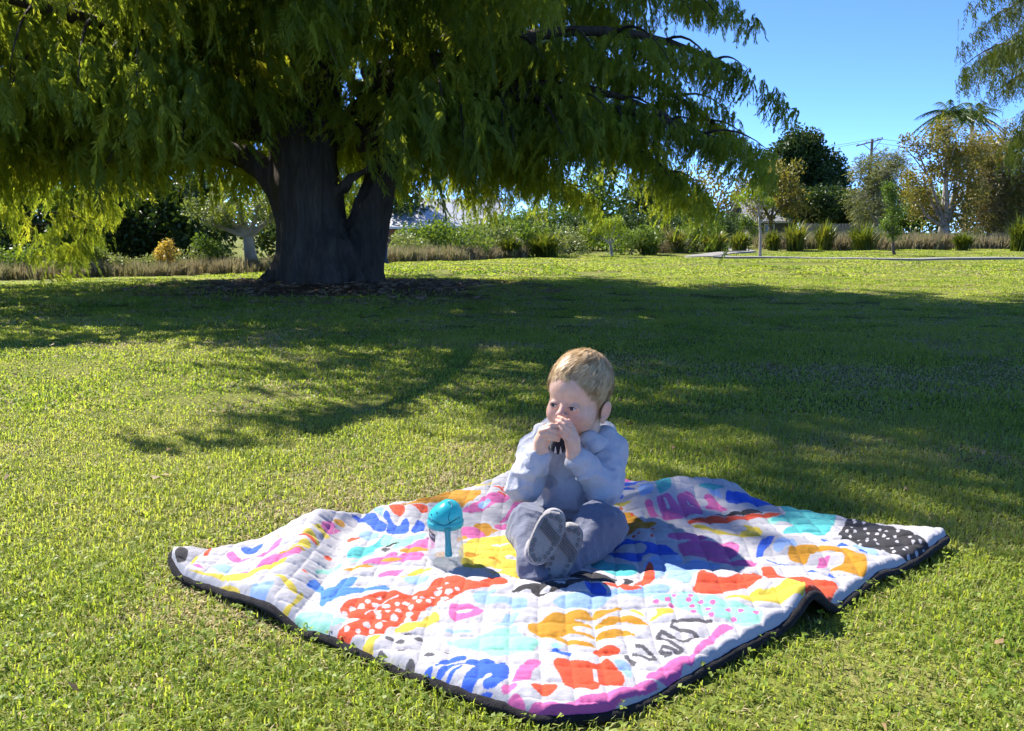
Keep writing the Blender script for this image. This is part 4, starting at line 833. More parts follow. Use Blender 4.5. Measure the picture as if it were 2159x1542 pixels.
# ---- dark litter bin by the trunk
bx_, by_ = -3.16, 21.0; bin_ = empty('litter_bin', (bx_, by_, float(ground_z(bx_, by_)))); tag(bin_, 'small dark litter bin just right of the cypress trunk', 'bin')
bin_m = simple('dark_bin_plastic', (.018, .022, .035), .5, 6, .2)
mb = MB(); mb.add(*lathe([(.0, 0), (.17, 0), (.175, .03), (.12, .06), (.11, .08), (.13, .42), (.0, .42)], 20)); obj('body', mb.mesh('bin_body', [bin_m], True), bin_, (0, 0, 0))
mb = MB(); mb.add(*lathe([(.0, .40), (.14, .40), (.145, .44), (.09, .50), (.0, .52)], 20)); obj('lid', mb.mesh('bin_lid', [bin_m], True), bin_, (0, 0, 0))
mb = MB(); mb.add(*box((0, -.125, .33), (.12, .03, .05))); obj('slot', mb.mesh('bin_slot', [trim_m]), bin_, (0, 0, 0))
BL_PRINT = """
L -534 1599 -518 1630 -498 1630 -499 1583 -523 1594
L -380 2025 -351 2047 -324 2024 -333 1991 -350 1976 -372 1994
L -379 2239 -346 2228 -341 2161 -364 2191
L -237 1765 -211 1778 -179 1778 -179 1738 -206 1732 -230 1737
M 67 1452 81 1458 94 1449 79 1437
L 175 1401 198 1407 209 1386 203 1345 194 1354 186 1382
L 373 2450 415 2447 392 2259 364 2215 344 2226
L 544 2328 581 2310 582 2279 556 2300
M 663 2143 696 2170 705 2145 681 2108 662 2119
L 625 1956 674 1995 681 1929 651 1929 627 1905 615 1919
L 812 1959 848 1931 853 1878 830 1889 809 1906
R -721 1898 -725 1946 -714 1943 -708 1913 -710 1878
K -773 1863 -772 1885 -771 1910 -752 1892 -742 1868 -739 1834 -752 1831
Y -729 1865 -726 1887 -718 1864 -724 1826 -727 1829
P -721 1827 -712 1838 -685 1808 -701 1811
P -671 1910 -664 1930 -638 1889 -623 1865 -597 1858 -571 1864 -561 1942 -542 1944 -539 1897 -553 1854 -585 1857 -615 1847 -639 1851 -659 1879
B -647 1937 -641 1958 -612 1927 -592 1957 -586 1904 -607 1893 -630 1907
O -618 1986 -596 1985 -540 1969 -541 1958 -585 1980 -603 1976
Y -495 1965 -483 1971 -453 1934 -458 1915 -477 1927 -502 1940
R -509 1927 -503 1944 -489 1948 -477 1945 -455 1921 -465 1916 -488 1935
Y -516 1855 -492 1912 -479 1920 -465 1898 -471 1871 -489 1883
O -544 1822 -536 1838 -491 1877 -471 1867 -477 1857 -492 1866 -516 1834
P -603 1786 -570 1772 -557 1819 -518 1839 -492 1868 -477 1859 -485 1838 -505 1803 -536 1777 -556 1759 -571 1751
Y -659 1788 -621 1766 -598 1766 -569 1767 -530 1786 -497 1816 -499 1795 -515 1761 -546 1750 -565 1732 -588 1726 -611 1736 -641 1771
Y -733 1816 -705 1802 -680 1794 -631 1764 -613 1737 -645 1762 -681 1785
Y -674 1757 -656 1755 -596 1722 -565 1692 -571 1675 -613 1700 -649 1724
R -663 1746 -624 1722 -593 1712 -569 1686 -576 1681 -605 1708 -628 1714 -655 1732
L -542 1690 -504 1693 -495 1697 -494 1644 -509 1633 -535 1633 -548 1623 -542 1668
L -686 1840 -651 1844 -624 1818 -620 1779 -658 1802
Y -508 1719 -500 1733 -489 1729 -468 1713 -445 1687 -446 1665 -467 1684 -490 1713
Y -493 1577 -471 1599 -444 1616 -444 1684 -435 1693 -434 1667 -439 1637 -442 1592 -465 1579 -481 1567
R -463 1783 -456 1789 -446 1779 -452 1773
Y -487 1996 -473 2022 -442 1991 -449 1971
P -476 2017 -459 2065 -444 2061 -443 2005 -458 2004
P -475 2022 -459 2073 -443 2066 -446 2019 -461 2018
P -443 2014 -443 2053 -431 2064 -435 2036
O -457 2076 -444 2103 -433 2115 -423 2080 -440 2071
B -424 2155 -415 2175 -390 2177 -394 2226 -364 2191 -342 2127 -318 2107 -316 2047 -328 2035 -354 2065 -384 2142 -411 2155
B -341 2175 -338 2200 -324 2174 -312 2121 -288 2084 -284 2129 -276 2149 -262 2098 -257 2027 -278 2021 -298 2025 -316 2036 -316 2108 -336 2147
B -255 2045 -249 2099 -246 2145 -228 2114 -219 2078 -221 2042 -239 2029
O -314 2262 -290 2285 -245 2369 -192 2397 -110 2410 -85 2404 -96 2327 -128 2278 -140 2230 -160 2228 -168 2289 -237 2286 -291 2270
R -341 2248 -324 2255 -294 2262 -283 2176 -301 2161 -318 2181 -331 2225
R -285 2263 -267 2274 -234 2275 -226 2222 -230 2194 -241 2200 -254 2220 -271 2248
T -386 1922 -373 1934 -345 1946 -327 1956 -318 2008 -316 2024 -284 1993 -264 1973 -267 1963 -293 1962 -313 1941 -323 1926 -323 1908 -330 1894 -362 1872 -383 1874
M -318 2024 -286 2004 -262 1968 -284 1952 -303 1946 -317 1951
M -266 1973 -256 2005 -231 2024 -211 2026 -209 2004 -233 1975 -253 1943 -272 1914 -289 1927 -284 1947
K -303 1946 -290 1962 -267 1965 -283 1952 -302 1941
G -310 1917 -306 1941 -289 1932 -284 1918 -294 1911
R -407 2010 -395 2012 -368 1993 -370 1983 -384 1972 -401 1989
R -439 1887 -432 1908 -419 1899 -418 1882 -423 1874 -433 1877
M -440 1804 -424 1834 -404 1852 -386 1863 -388 1826 -390 1811 -417 1820 -433 1797
M -379 1854 -360 1863 -328 1912 -323 1908 -327 1894 -346 1866 -365 1850
O -383 1810 -360 1823 -347 1840 -333 1845 -308 1836 -318 1819 -341 1814 -365 1809
P -346 1844 -327 1862 -304 1876 -289 1904 -265 1904 -271 1881 -244 1905 -223 1901 -202 1898 -206 1856 -216 1852 -236 1851 -256 1851 -280 1841 -310 1845
O -303 1863 -296 1876 -273 1868 -251 1868 -257 1855 -281 1846
P -266 1928 -249 1944 -226 1976 -205 1999 -190 2005 -182 1923 -221 1916 -247 1929
O -267 1904 -254 1924 -229 1935 -205 1926 -181 1913 -220 1902 -244 1901
O -180 1898 -158 1904 -151 1862 -173 1857
P -297 1784 -291 1796 -272 1808 -242 1814 -239 1803 -256 1782 -282 1769 -291 1769
Y -247 1768 -225 1788 -208 1811 -187 1816 -172 1802 -205 1786 -223 1774 -239 1760
B2 -441 1732 -437 1758 -427 1775 -410 1754 -399 1725 -377 1730 -371 1767 -357 1779 -340 1781 -335 1764 -338 1740 -351 1717 -334 1717 -325 1725 -304 1721 -287 1732 -268 1735 -256 1719 -265 1708 -295 1706 -320 1694 -348 1686 -363 1661 -380 1655 -382 1634 -394 1643 -399 1687 -409 1719 -427 1730 -437 1721
Y -443 1681 -434 1686 -432 1666 -439 1630 -442 1625
M -433 1575 -427 1593 -424 1614 -407 1625 -389 1614 -362 1588 -349 1580 -347 1552 -348 1528 -372 1539 -390 1540 -408 1561 -409 1579 -418 1566
M -348 1573 -332 1574 -320 1568 -330 1546 -345 1528
R -343 1602 -345 1631 -335 1654 -322 1673 -294 1684 -268 1702 -243 1703 -233 1693 -214 1686 -200 1695 -177 1697 -177 1719 -166 1746 -140 1766 -122 1761 -100 1737 -80 1704 -52 1726 -49 1762 -18 1758 -7 1710 -11 1690 -41 1691 -67 1673 -100 1668 -116 1660 -127 1635 -172 1626 -174 1606 -183 1600 -184 1559 -211 1553 -222 1536 -239 1533 -241 1509 -264 1502 -297 1501 -309 1487 -330 1502 -331 1522 -316 1539 -300 1548 -294 1569 -319 1568 -323 1582 -334 1581
W -311 1614 -315 1606 -320 1602 -326 1611 -328 1622 -327 1633 -320 1631 -314 1625
W -296 1621 -300 1614 -307 1618 -313 1626 -312 1637 -308 1644 -302 1643 -298 1632
W -261 1599 -263 1589 -270 1593 -275 1601 -277 1613 -272 1618 -266 1619 -261 1610
W -219 1608 -223 1600 -228 1600 -235 1605 -235 1617 -234 1626 -227 1628 -222 1619
W -194 1591 -197 1581 -201 1576 -208 1580 -210 1591 -211 1603 -205 1605 -199 1600
W -222 1568 -227 1563 -233 1563 -238 1571 -238 1582 -235 1591 -229 1588 -224 1580
W -195 1565 -196 1554 -201 1552 -208 1554 -210 1565 -210 1575 -205 1581 -199 1574
W -271 1541 -271 1530 -277 1530 -283 1532 -287 1543 -285 1552 -280 1558 -274 1551
W -247 1535 -249 1525 -255 1527 -261 1532 -263 1544 -260 1551 -255 1555 -250 1546
W -289 1649 -291 1642 -295 1640 -299 1647 -302 1655 -300 1661 -295 1661 -290 1657
W -324 1587 -326 1581 -330 1577 -334 1583 -337 1590 -336 1598 -331 1598 -326 1595
W -241 1605 -243 1598 -247 1594 -252 1599 -253 1607 -253 1615 -249 1615 -244 1612
W -256 1581 -256 1573 -260 1571 -264 1574 -268 1581 -266 1587 -263 1592 -258 1589
W -241 1557 -243 1551 -248 1551 -252 1555 -253 1563 -251 1569 -247 1571 -243 1564
W -307 1523 -309 1516 -312 1514 -317 1516 -319 1524 -319 1531 -315 1534 -310 1529
W -285 1510 -288 1504 -292 1506 -295 1513 -297 1520 -293 1524 -289 1523 -285 1517
W -260 1519 -261 1512 -264 1507 -268 1512 -271 1518 -271 1526 -267 1528 -262 1526
W -229 1643 -231 1638 -236 1638 -239 1645 -241 1653 -237 1658 -233 1656 -228 1651
W -198 1629 -200 1622 -203 1618 -208 1623 -210 1630 -210 1638 -205 1639 -201 1637
W -183 1647 -186 1641 -190 1637 -194 1643 -196 1651 -196 1659 -191 1659 -186 1655
W -164 1642 -166 1637 -171 1636 -175 1643 -177 1651 -174 1656 -169 1655 -165 1650
W -269 1635 -273 1629 -280 1630 -284 1636 -286 1644 -281 1648 -274 1647 -268 1642
W -246 1633 -251 1629 -258 1628 -264 1634 -263 1641 -261 1648 -253 1646 -248 1641
W -208 1644 -214 1642 -221 1643 -226 1649 -224 1656 -220 1661 -212 1659 -209 1652
W -145 1676 -148 1670 -156 1671 -161 1678 -164 1686 -158 1690 -152 1689 -145 1683
W -122 1669 -127 1666 -134 1665 -139 1672 -140 1679 -137 1686 -130 1682 -123 1677
W -128 1647 -132 1643 -137 1640 -144 1644 -146 1651 -146 1659 -139 1658 -132 1654
W -134 1627 -141 1626 -148 1628 -153 1635 -150 1641 -146 1645 -139 1641 -135 1635
W -270 1672 -271 1666 -276 1667 -280 1669 -282 1675 -279 1679 -276 1681 -271 1677
W -195 1673 -198 1669 -202 1667 -205 1671 -207 1676 -205 1681 -201 1681 -196 1678
W -132 1711 -136 1710 -141 1711 -144 1718 -143 1724 -140 1728 -135 1723 -132 1717
W -146 1695 -147 1690 -152 1692 -156 1695 -159 1702 -155 1705 -151 1706 -147 1701
W -180 1665 -183 1662 -188 1664 -192 1668 -192 1674 -188 1676 -183 1676 -181 1671
W -158 1663 -160 1659 -165 1658 -168 1663 -170 1668 -168 1672 -163 1671 -159 1668
W -108 1676 -109 1671 -114 1673 -118 1677 -120 1683 -117 1685 -113 1686 -109 1681
W -288 1584 -269 1636 -271 1641 -291 1588
W -269 1634 -254 1672 -256 1676 -272 1638
W -256 1670 -236 1682 -237 1688 -257 1675
Y -179 1559 -167 1582 -155 1604 -144 1587 -139 1563 -151 1558 -154 1544 -182 1529 -188 1515 -224 1516 -221 1536 -207 1546 -185 1556
Y -282 1465 -271 1482 -262 1499 -243 1502 -247 1486 -254 1476 -254 1456 -254 1441 -274 1456
G -186 1506 -190 1502 -196 1501 -203 1503 -204 1508 -202 1513 -196 1514 -190 1511
G -216 1489 -220 1484 -226 1481 -234 1483 -236 1489 -236 1496 -228 1497 -222 1495
G -197 1475 -200 1469 -207 1471 -214 1474 -216 1480 -210 1484 -204 1486 -198 1481
G -165 1487 -167 1482 -174 1480 -180 1484 -184 1490 -180 1495 -174 1496 -166 1494
G -229 1443 -232 1436 -238 1436 -244 1439 -245 1447 -243 1454 -238 1458 -233 1451
G -192 1441 -196 1437 -203 1437 -207 1441 -208 1446 -204 1449 -197 1448 -191 1446
G -136 1425 -142 1421 -150 1420 -158 1424 -157 1431 -154 1438 -145 1438 -140 1432
G -170 1402 -171 1393 -179 1392 -186 1395 -190 1405 -186 1412 -180 1417 -173 1410
G -113 1440 -116 1437 -122 1438 -125 1441 -126 1444 -121 1446 -116 1446 -111 1443
B -163 1371 -153 1384 -136 1385 -139 1367 -154 1365
B -133 1391 -124 1408 -100 1421 -83 1419 -79 1404 -99 1402 -119 1393 -133 1376
B -138 1356 -122 1378 -104 1396 -79 1398 -81 1384 -103 1378 -116 1358 -132 1353
B -116 1344 -102 1366 -83 1381 -88 1366 -103 1349 -112 1338
B -79 1404 -67 1407 -42 1403 -30 1392 -27 1383 -17 1393 -9 1386 -3 1366 -7 1336 -16 1312 -29 1301 -53 1311 -40 1333 -31 1344 -41 1349 -54 1333 -66 1314 -85 1311 -87 1324 -81 1341 -71 1363 -61 1380 -75 1383 -84 1387
B -63 1306 -45 1306 -28 1298 -42 1293 -55 1293
L -81 1636 -78 1665 -51 1668 -28 1672 -35 1660 -49 1653 -43 1643 -12 1636 26 1632 32 1620 30 1592 4 1581 1 1604 -11 1617 -32 1616 -66 1618
L -40 1537 -17 1551 -13 1577 19 1577 4 1549 -3 1531 -31 1530
L -129 1517 -122 1530 -104 1525 -76 1520 -77 1511 -112 1513
L 79 1609 102 1639 135 1641 162 1644 192 1615 174 1593 132 1594 102 1592 87 1603
P -128 1626 -107 1624 -84 1620 -71 1609 -54 1599 -62 1582 -69 1571 -94 1567 -123 1564
W -115 1599 -102 1608 -83 1605 -76 1596 -88 1585 -104 1588
M -124 1481 -113 1483 -99 1492 -77 1488 -60 1503 -39 1511 -15 1523 12 1536 9 1512 22 1486 37 1483 58 1467 43 1449 34 1426 14 1420 -9 1418 -21 1406 -40 1412 -49 1434 -64 1443 -79 1453 -96 1454
K -5 1661 13 1678 46 1687 84 1707 142 1724 170 1721 149 1681 108 1661 81 1646 58 1632 42 1642 38 1665 13 1655
W 86 1685 114 1700 109 1675 96 1672
W 54 1647 66 1663 79 1669 80 1655 65 1640
P -3 1315 5 1344 18 1383 31 1397 55 1403 47 1380 35 1353 32 1331 13 1318
P -20 1296 -9 1314 9 1314 8 1299 -9 1286
P -11 1279 0 1285 13 1283 23 1266 22 1245 8 1251 0 1263
O 28 1524 34 1538 45 1541 65 1555 82 1571 100 1572 126 1584 145 1581 156 1564 155 1549 133 1550 114 1549 145 1541 152 1526 153 1517 122 1523 113 1521 120 1503 135 1502 155 1491 154 1482 135 1494 99 1497 92 1485 84 1503 88 1491 95 1473 112 1476 126 1467 146 1461 153 1450 145 1450 111 1453 94 1459 83 1470 65 1477 51 1492 33 1505
O 156 1569 167 1583 187 1588 211 1599 219 1595 201 1580 174 1558 156 1549
O 156 1529 175 1552 196 1563 219 1570 240 1564 261 1538 262 1530 239 1538 213 1552 190 1535 157 1511
O 155 1491 170 1505 191 1517 212 1517 223 1506 235 1488 213 1500 184 1485 155 1473
Y 230 1594 246 1589 262 1558 244 1572 233 1583
Y 280 1584 297 1592 313 1588 319 1571 295 1561 265 1544 265 1553 285 1567
B 65 1427 71 1438 81 1443 92 1432 101 1434 109 1427 103 1418 91 1415 80 1425
R 142 1430 150 1439 163 1450 181 1455 196 1445 193 1434 180 1420 168 1414 151 1419
R 72 1390 76 1403 92 1404 113 1403 129 1397 147 1389 152 1395 167 1410 176 1393 187 1375 190 1349 189 1329 177 1326 147 1327 144 1309 132 1301 119 1308 101 1312 88 1316 86 1324 82 1345 74 1374
W 138 1370 145 1373 145 1329 138 1332
R 29 1304 38 1317 60 1320 76 1316 75 1301 58 1279 43 1289
P 23 1261 41 1267 62 1266 82 1257 93 1272 117 1286 142 1290 155 1303 172 1306 192 1324 205 1327 208 1337 231 1345 251 1341 227 1321 197 1302 168 1279 140 1254 114 1250 81 1243 51 1239 23 1240
P 223 1348 240 1369 258 1387 269 1395 279 1406 305 1422 296 1377 265 1349 244 1346
P 274 1398 298 1423 321 1425 334 1450 356 1478 379 1504 398 1530 411 1527 421 1513 403 1503 381 1484 367 1461 348 1445 326 1423 319 1399 296 1396
M 275 1620 303 1638 328 1646 361 1652 378 1636 407 1637 413 1620 436 1611 454 1601 474 1588 486 1584 489 1565 477 1540 457 1525 437 1515 429 1534 422 1543 402 1549 376 1555 351 1567 328 1582 323 1602 302 1609
P 293 1609 291 1603 286 1600 282 1603 280 1609 284 1614 289 1617 294 1615
P 318 1615 315 1609 309 1609 305 1612 305 1619 310 1623 315 1626 318 1621
P 335 1633 331 1628 326 1625 323 1631 323 1637 326 1644 332 1643 336 1640
P 368 1633 364 1626 359 1624 354 1625 355 1633 357 1640 363 1643 366 1639
P 360 1611 355 1607 350 1607 346 1610 348 1617 352 1623 358 1624 360 1618
P 382 1608 380 1601 375 1600 370 1602 369 1608 373 1613 378 1617 382 1614
P 405 1604 403 1598 397 1596 394 1599 392 1605 396 1610 402 1614 406 1612
P 360 1589 356 1585 351 1585 350 1591 350 1597 356 1601 360 1599 363 1595
P 321 1593 316 1591 311 1591 308 1596 311 1602 315 1607 320 1605 322 1600
P 358 1567 354 1562 350 1565 348 1570 350 1576 355 1578 360 1578 361 1572
P 390 1576 385 1573 380 1571 378 1576 379 1582 383 1588 388 1586 391 1582
P 429 1575 423 1573 418 1574 417 1579 420 1585 425 1590 429 1588 430 1582
P 454 1574 450 1569 445 1565 441 1569 441 1574 444 1581 449 1582 454 1580
P 481 1569 478 1563 472 1562 470 1566 469 1572 474 1577 479 1579 483 1575
P 390 1555 387 1550 382 1550 380 1555 380 1561 385 1565 390 1565 393 1561
P 433 1545 427 1543 422 1542 420 1546 422 1552 426 1557 431 1556 433 1552
Y 421 1628 473 1641 497 1658 516 1658 505 1619 497 1624 476 1621 438 1618
L 162 1619 183 1636 216 1668 249 1669 272 1670 326 1693 332 1671 321 1653 293 1631 266 1628 241 1630 219 1654 194 1619 169 1592 159 1586
B 149 1695 179 1688 192 1661 195 1645 183 1630 164 1639 151 1661
R 181 1683 210 1689 223 1684 242 1676 272 1668 258 1658 230 1651 224 1668 200 1671
L 288 1812 315 1873 351 1909 375 1897 398 1865 356 1798 325 1763 308 1744 317 1819
L 398 1862 436 1868 472 1837 461 1807 425 1821 382 1719 366 1692 343 1728 327 1763
R 315 1861 317 1819 311 1754 286 1690 259 1671 242 1674 266 1706 289 1774 299 1818
K 118 1751 142 1780 178 1784 191 1775 213 1755 235 1751 256 1741 258 1704 241 1672 223 1684 210 1696 187 1704 154 1717
W 236 1699 228 1681 220 1674 216 1685 219 1720 226 1748 234 1747 240 1738
W 241 1672 260 1717 266 1706 249 1669
T 160 1896 187 1885 214 1859 248 1834 282 1826 275 1773 239 1766 212 1775 181 1823 156 1838
B 180 1924 228 1918 269 1912 302 1908 332 1930 326 1952 358 1949 374 1915 387 1883 355 1891 331 1904 307 1893 292 1852 259 1865 226 1896
R 367 1656 383 1691 391 1716 420 1799 422 1739 442 1714 468 1712 532 1806 556 1794 527 1698 499 1676 475 1672 445 1660 416 1648 392 1642 377 1649
G 385 1543 355 1550 352 1539 381 1532
G 358 1549 323 1548 321 1537 356 1539
G 327 1548 308 1547 306 1536 325 1537
G 307 1546 298 1520 303 1517 312 1543
G 298 1517 317 1503 321 1514 302 1528
G 314 1505 338 1492 341 1503 318 1516
G 334 1496 343 1480 348 1490 339 1505
G 346 1494 322 1477 322 1466 346 1483
G 327 1478 308 1482 305 1470 324 1467
G 312 1479 295 1499 290 1489 307 1469
G 297 1497 281 1511 277 1500 293 1486
G 281 1511 266 1492 269 1483 284 1502
G 266 1485 282 1475 286 1486 269 1496
G 279 1478 292 1455 297 1464 284 1488
G 290 1458 306 1435 311 1445 295 1468
G 308 1448 297 1436 299 1427 310 1439
G 303 1437 286 1454 282 1443 299 1427
G 288 1452 273 1459 270 1448 285 1441
G 273 1459 264 1442 267 1435 276 1452
G 263 1439 270 1427 275 1436 268 1448
G 268 1428 286 1425 288 1436 271 1439
G 287 1437 270 1426 271 1416 287 1427
G 214 1424 231 1421 233 1432 216 1435
G 227 1424 241 1405 245 1414 231 1433
G 239 1405 256 1406 257 1417 241 1416
G 258 1412 253 1436 247 1429 252 1405
G 254 1433 238 1458 233 1449 250 1424
G 240 1457 225 1461 223 1449 237 1446
G 200 1429 200 1409 208 1413 208 1433
G 200 1412 213 1391 220 1403 206 1424
P 394 1954 411 1961 431 1972 450 1973 477 1971 502 1964 527 1969 544 1961 543 1942 524 1900 495 1871 466 1874 437 1876 398 1883 394 1920
P 439 1869 468 1884 505 1867 546 1883 570 1865 536 1845 499 1843 466 1860
P 374 1980 391 2009 405 2022 441 2004 460 1999 478 1978 450 1973 423 1972 390 1974
Y 453 2088 487 2088 512 2069 529 2026 558 2014 610 2088 631 2078 622 2032 604 1997 564 1995 527 2002 499 2018 469 2058
R 446 2105 472 2134 519 2153 567 2161 594 2169 631 2165 710 2190 720 2185 704 2170 647 2148 602 2134 566 2126 529 2108 486 2100 448 2094
K 529 2171 551 2185 570 2174 594 2200 626 2209 639 2225 663 2219 676 2194 635 2178 600 2176 563 2164 544 2172
P 353 2201 368 2202 376 2196 375 2164 382 2144 394 2137 388 2181 387 2215 410 2236 426 2251 433 2242 450 2191 447 2177 449 2245 455 2263 478 2289 497 2298 510 2280 513 2216 505 2169 470 2155 432 2121 395 2120 390 2140 361 2138 358 2165
P 530 2295 555 2297 565 2279 570 2234 587 2223 572 2198 537 2214 520 2234 541 2244
W 407 2216 414 2220 421 2173 412 2170
W 476 2245 495 2222 484 2208 478 2225
T 432 2506 455 2486 453 2316 428 2262 396 2229 400 2281
T 528 2338 572 2341 599 2322 590 2313 548 2315 525 2326
B 316 2431 333 2475 373 2501 410 2508 410 2479 376 2470 339 2446 316 2413
B 310 2388 335 2419 362 2409 349 2382 321 2385
B 288 2333 314 2313 307 2277 286 2286
P 313 2467 339 2561 369 2561 399 2560 378 2521 345 2493
Y 272 2235 288 2248 327 2216 316 2213 290 2210
O 271 2194 290 2191 314 2163 336 2128 359 2126 377 2100 343 2079 320 2060 284 2005 261 2002 255 2088
R 297 2199 296 2193 292 2194 288 2198 287 2205 290 2209 294 2210 297 2205
R 320 2153 317 2150 313 2149 311 2154 311 2159 313 2164 317 2162 320 2159
R 360 2064 357 2054 352 2053 352 2063 352 2072 356 2079 360 2079 363 2074
R 316 2005 313 1998 309 2001 306 2006 307 2016 311 2023 315 2026 316 2014
R 344 1983 340 1981 337 1980 335 1985 337 1991 340 1997 344 1994 345 1990
R 301 1995 299 1991 295 1991 293 1997 293 2005 296 2011 300 2009 303 2003
R 296 2036 292 2031 288 2034 286 2041 288 2050 291 2057 296 2056 296 2047
B 236 1922 271 1988 290 1985 310 1968 335 1955 368 1946 384 1910 388 1882 362 1890 343 1913 327 1903 305 1907 323 1937 311 1957 283 1964 267 1958 246 1928
B 595 2304 616 2308 639 2308 674 2322 696 2319 741 2292 730 2254 692 2242 672 2263 635 2260 612 2256 589 2250
B 566 1887 579 1930 594 1961 612 1983 648 2011 621 1963 603 1941 586 1908
B 638 2306 675 2317 727 2318 745 2285 706 2249 670 2239 645 2268 625 2252
T 730 2265 766 2283 804 2263 831 2246 872 2209 845 2139 808 2068 776 2019 744 2013 741 2049 707 2035 669 2025 683 2063 731 2107 704 2122 665 2128 701 2169 736 2187
R 604 2174 648 2181 696 2189 727 2195 702 2165 654 2162 630 2153 596 2143
K 613 2209 640 2227 666 2207 674 2195 646 2181 605 2178
Y 582 2089 614 2094 629 2076 628 2046 612 2009 581 1997 557 1998 568 2036 599 2068
K 891 2181 907 2209 950 2178 974 2113 976 2038 990 1985 998 1941 1006 1918 976 1903 941 1888 905 1870 891 1889 855 1904 830 1945 815 1980 794 1996 820 2044 852 2096
W 904 2181 899 2174 896 2176 895 2181 899 2190 904 2196 909 2198 907 2189
W 900 2148 895 2142 891 2143 893 2151 896 2160 901 2164 904 2163 905 2157
W 894 2124 889 2118 885 2117 883 2121 887 2130 891 2137 896 2139 896 2132
W 913 2113 908 2107 903 2104 903 2111 905 2119 910 2127 914 2126 916 2122
W 862 2070 857 2064 855 2067 856 2074 859 2082 863 2084 866 2083 866 2077
W 896 2066 892 2058 888 2058 885 2060 887 2067 891 2073 896 2078 897 2073
W 843 2047 839 2043 835 2040 834 2045 836 2052 840 2059 844 2058 845 2055
W 861 2042 856 2039 853 2040 853 2045 857 2052 861 2058 864 2056 864 2050
W 836 2008 831 2003 828 2002 825 2005 828 2012 832 2018 836 2020 836 2014
W 844 1979 840 1973 836 1973 836 1978 837 1985 842 1989 845 1989 847 1985
W 868 1983 863 1980 861 1982 860 1986 863 1992 868 1997 871 1996 870 1990
W 884 1980 880 1977 878 1979 877 1983 880 1990 884 1993 888 1993 887 1986
W 905 2016 901 2010 897 2009 894 2011 896 2018 900 2024 905 2027 906 2022
W 935 2033 931 2031 927 2031 928 2038 932 2044 936 2050 938 2046 938 2040
W 914 1997 910 1993 906 1992 904 1996 907 2002 911 2008 915 2008 915 2003
W 912 1973 908 1968 905 1968 905 1973 906 1979 911 1983 914 1982 915 1979
W 952 2010 948 2006 946 2009 947 2016 950 2023 954 2024 957 2022 956 2016
W 937 1991 934 1985 930 1985 929 1989 930 1995 934 1999 938 2000 940 1997
W 922 1945 918 1943 915 1945 915 1950 919 1955 922 1958 925 1956 924 1950
W 900 1923 897 1917 893 1918 891 1920 893 1926 897 1930 901 1932 902 1928
W 895 1899 891 1895 887 1894 885 1897 888 1903 892 1908 895 1908 896 1904
W 870 1902 866 1897 862 1896 862 1900 863 1906 867 1910 871 1911 873 1908
W 933 1918 929 1913 927 1915 925 1918 927 1924 931 1926 935 1928 935 1923
W 956 1938 953 1935 949 1935 949 1940 951 1945 955 1948 958 1946 959 1943
W 961 1964 957 1960 954 1961 954 1965 955 1971 959 1974 963 1973 964 1970
W 973 1939 969 1935 966 1937 967 1942 969 1947 972 1949 975 1947 976 1943
W 921 1905 917 1902 913 1902 912 1906 916 1911 919 1916 922 1915 922 1910
W 922 1882 918 1879 915 1879 913 1882 916 1888 920 1892 924 1892 923 1888
W 948 1900 944 1896 942 1898 941 1902 943 1907 947 1909 951 1910 951 1905
W 859 1964 855 1960 851 1958 849 1961 851 1967 855 1973 859 1975 860 1970
W 836 1949 832 1944 828 1944 826 1948 830 1954 833 1960 837 1960 837 1955
W 878 1950 874 1944 871 1946 871 1951 873 1957 877 1960 881 1960 881 1955
W 946 2152 940 2146 938 2149 940 2157 944 2167 949 2170 952 2169 951 2161
W 924 2045 919 2041 917 2044 916 2049 921 2057 925 2060 929 2060 927 2052
W 806 1995 801 1992 797 1990 797 1996 800 2002 804 2008 807 2006 808 2002
W 889 2032 885 2026 881 2028 880 2032 883 2039 887 2043 891 2045 892 2039
W 976 1918 972 1915 968 1913 967 1917 968 1921 972 1926 975 1925 977 1923
W 933 2112 954 2138 979 2089 978 2020 999 2003 1042 1977 1031 1950 1004 1924 988 1938 980 1982 971 2015 954 2067
O 651 1929 689 1925 726 1924 743 1917 774 1924 795 1882 815 1875 779 1775 750 1785 725 1806 704 1815 736 1822 755 1846 763 1872 756 1891 731 1897 704 1898 685 1878 670 1846 656 1852 633 1859
P 678 1818 694 1838 702 1866 722 1873 734 1873 719 1851 704 1820
B 566 1894 585 1939 611 1972 650 2004 618 1948 594 1922 585 1899
B 750 1990 766 1994 768 1978 749 1960
B 772 1943 792 1958 801 1944 776 1930
B 810 1914 823 1917 830 1900 809 1893
B 657 1813 671 1815 680 1798 666 1802
B 684 1778 702 1796 714 1781 697 1767
B 583 1883 601 1866 635 1842 619 1849 592 1866
R 562 1843 587 1849 589 1832 585 1791 617 1780 641 1780 674 1751 698 1745 698 1723 665 1679 605 1565 594 1580 579 1606 609 1736 589 1755 568 1765 541 1749 499 1677 472 1674 481 1710 529 1803 547 1806 557 1794
Y 461 1633 492 1651 533 1655 555 1652 614 1739 585 1600 565 1608 540 1604 494 1609 455 1612
P -136 2212 -127 2244 -99 2277 -80 2347 -68 2372 -39 2373 4 2356 4 2337 -33 2293 -65 2249 -84 2205 -119 2196
L -97 2240 -87 2296 -69 2322 -58 2310 -65 2261 -81 2239
P -31 2145 -16 2193 -4 2253 8 2319 42 2344 24 2277 6 2217 4 2176 -20 2134 -33 2133
R -55 2436 -26 2404 -24 2416 -53 2448
R -37 2394 -8 2367 -7 2379 -35 2406
R -28 2426 5 2399 6 2411 -27 2438
R -15 2375 9 2355 10 2367 -14 2387
R -41 2374 -17 2354 -16 2366 -39 2386
R -7 2428 12 2392 15 2403 -5 2439
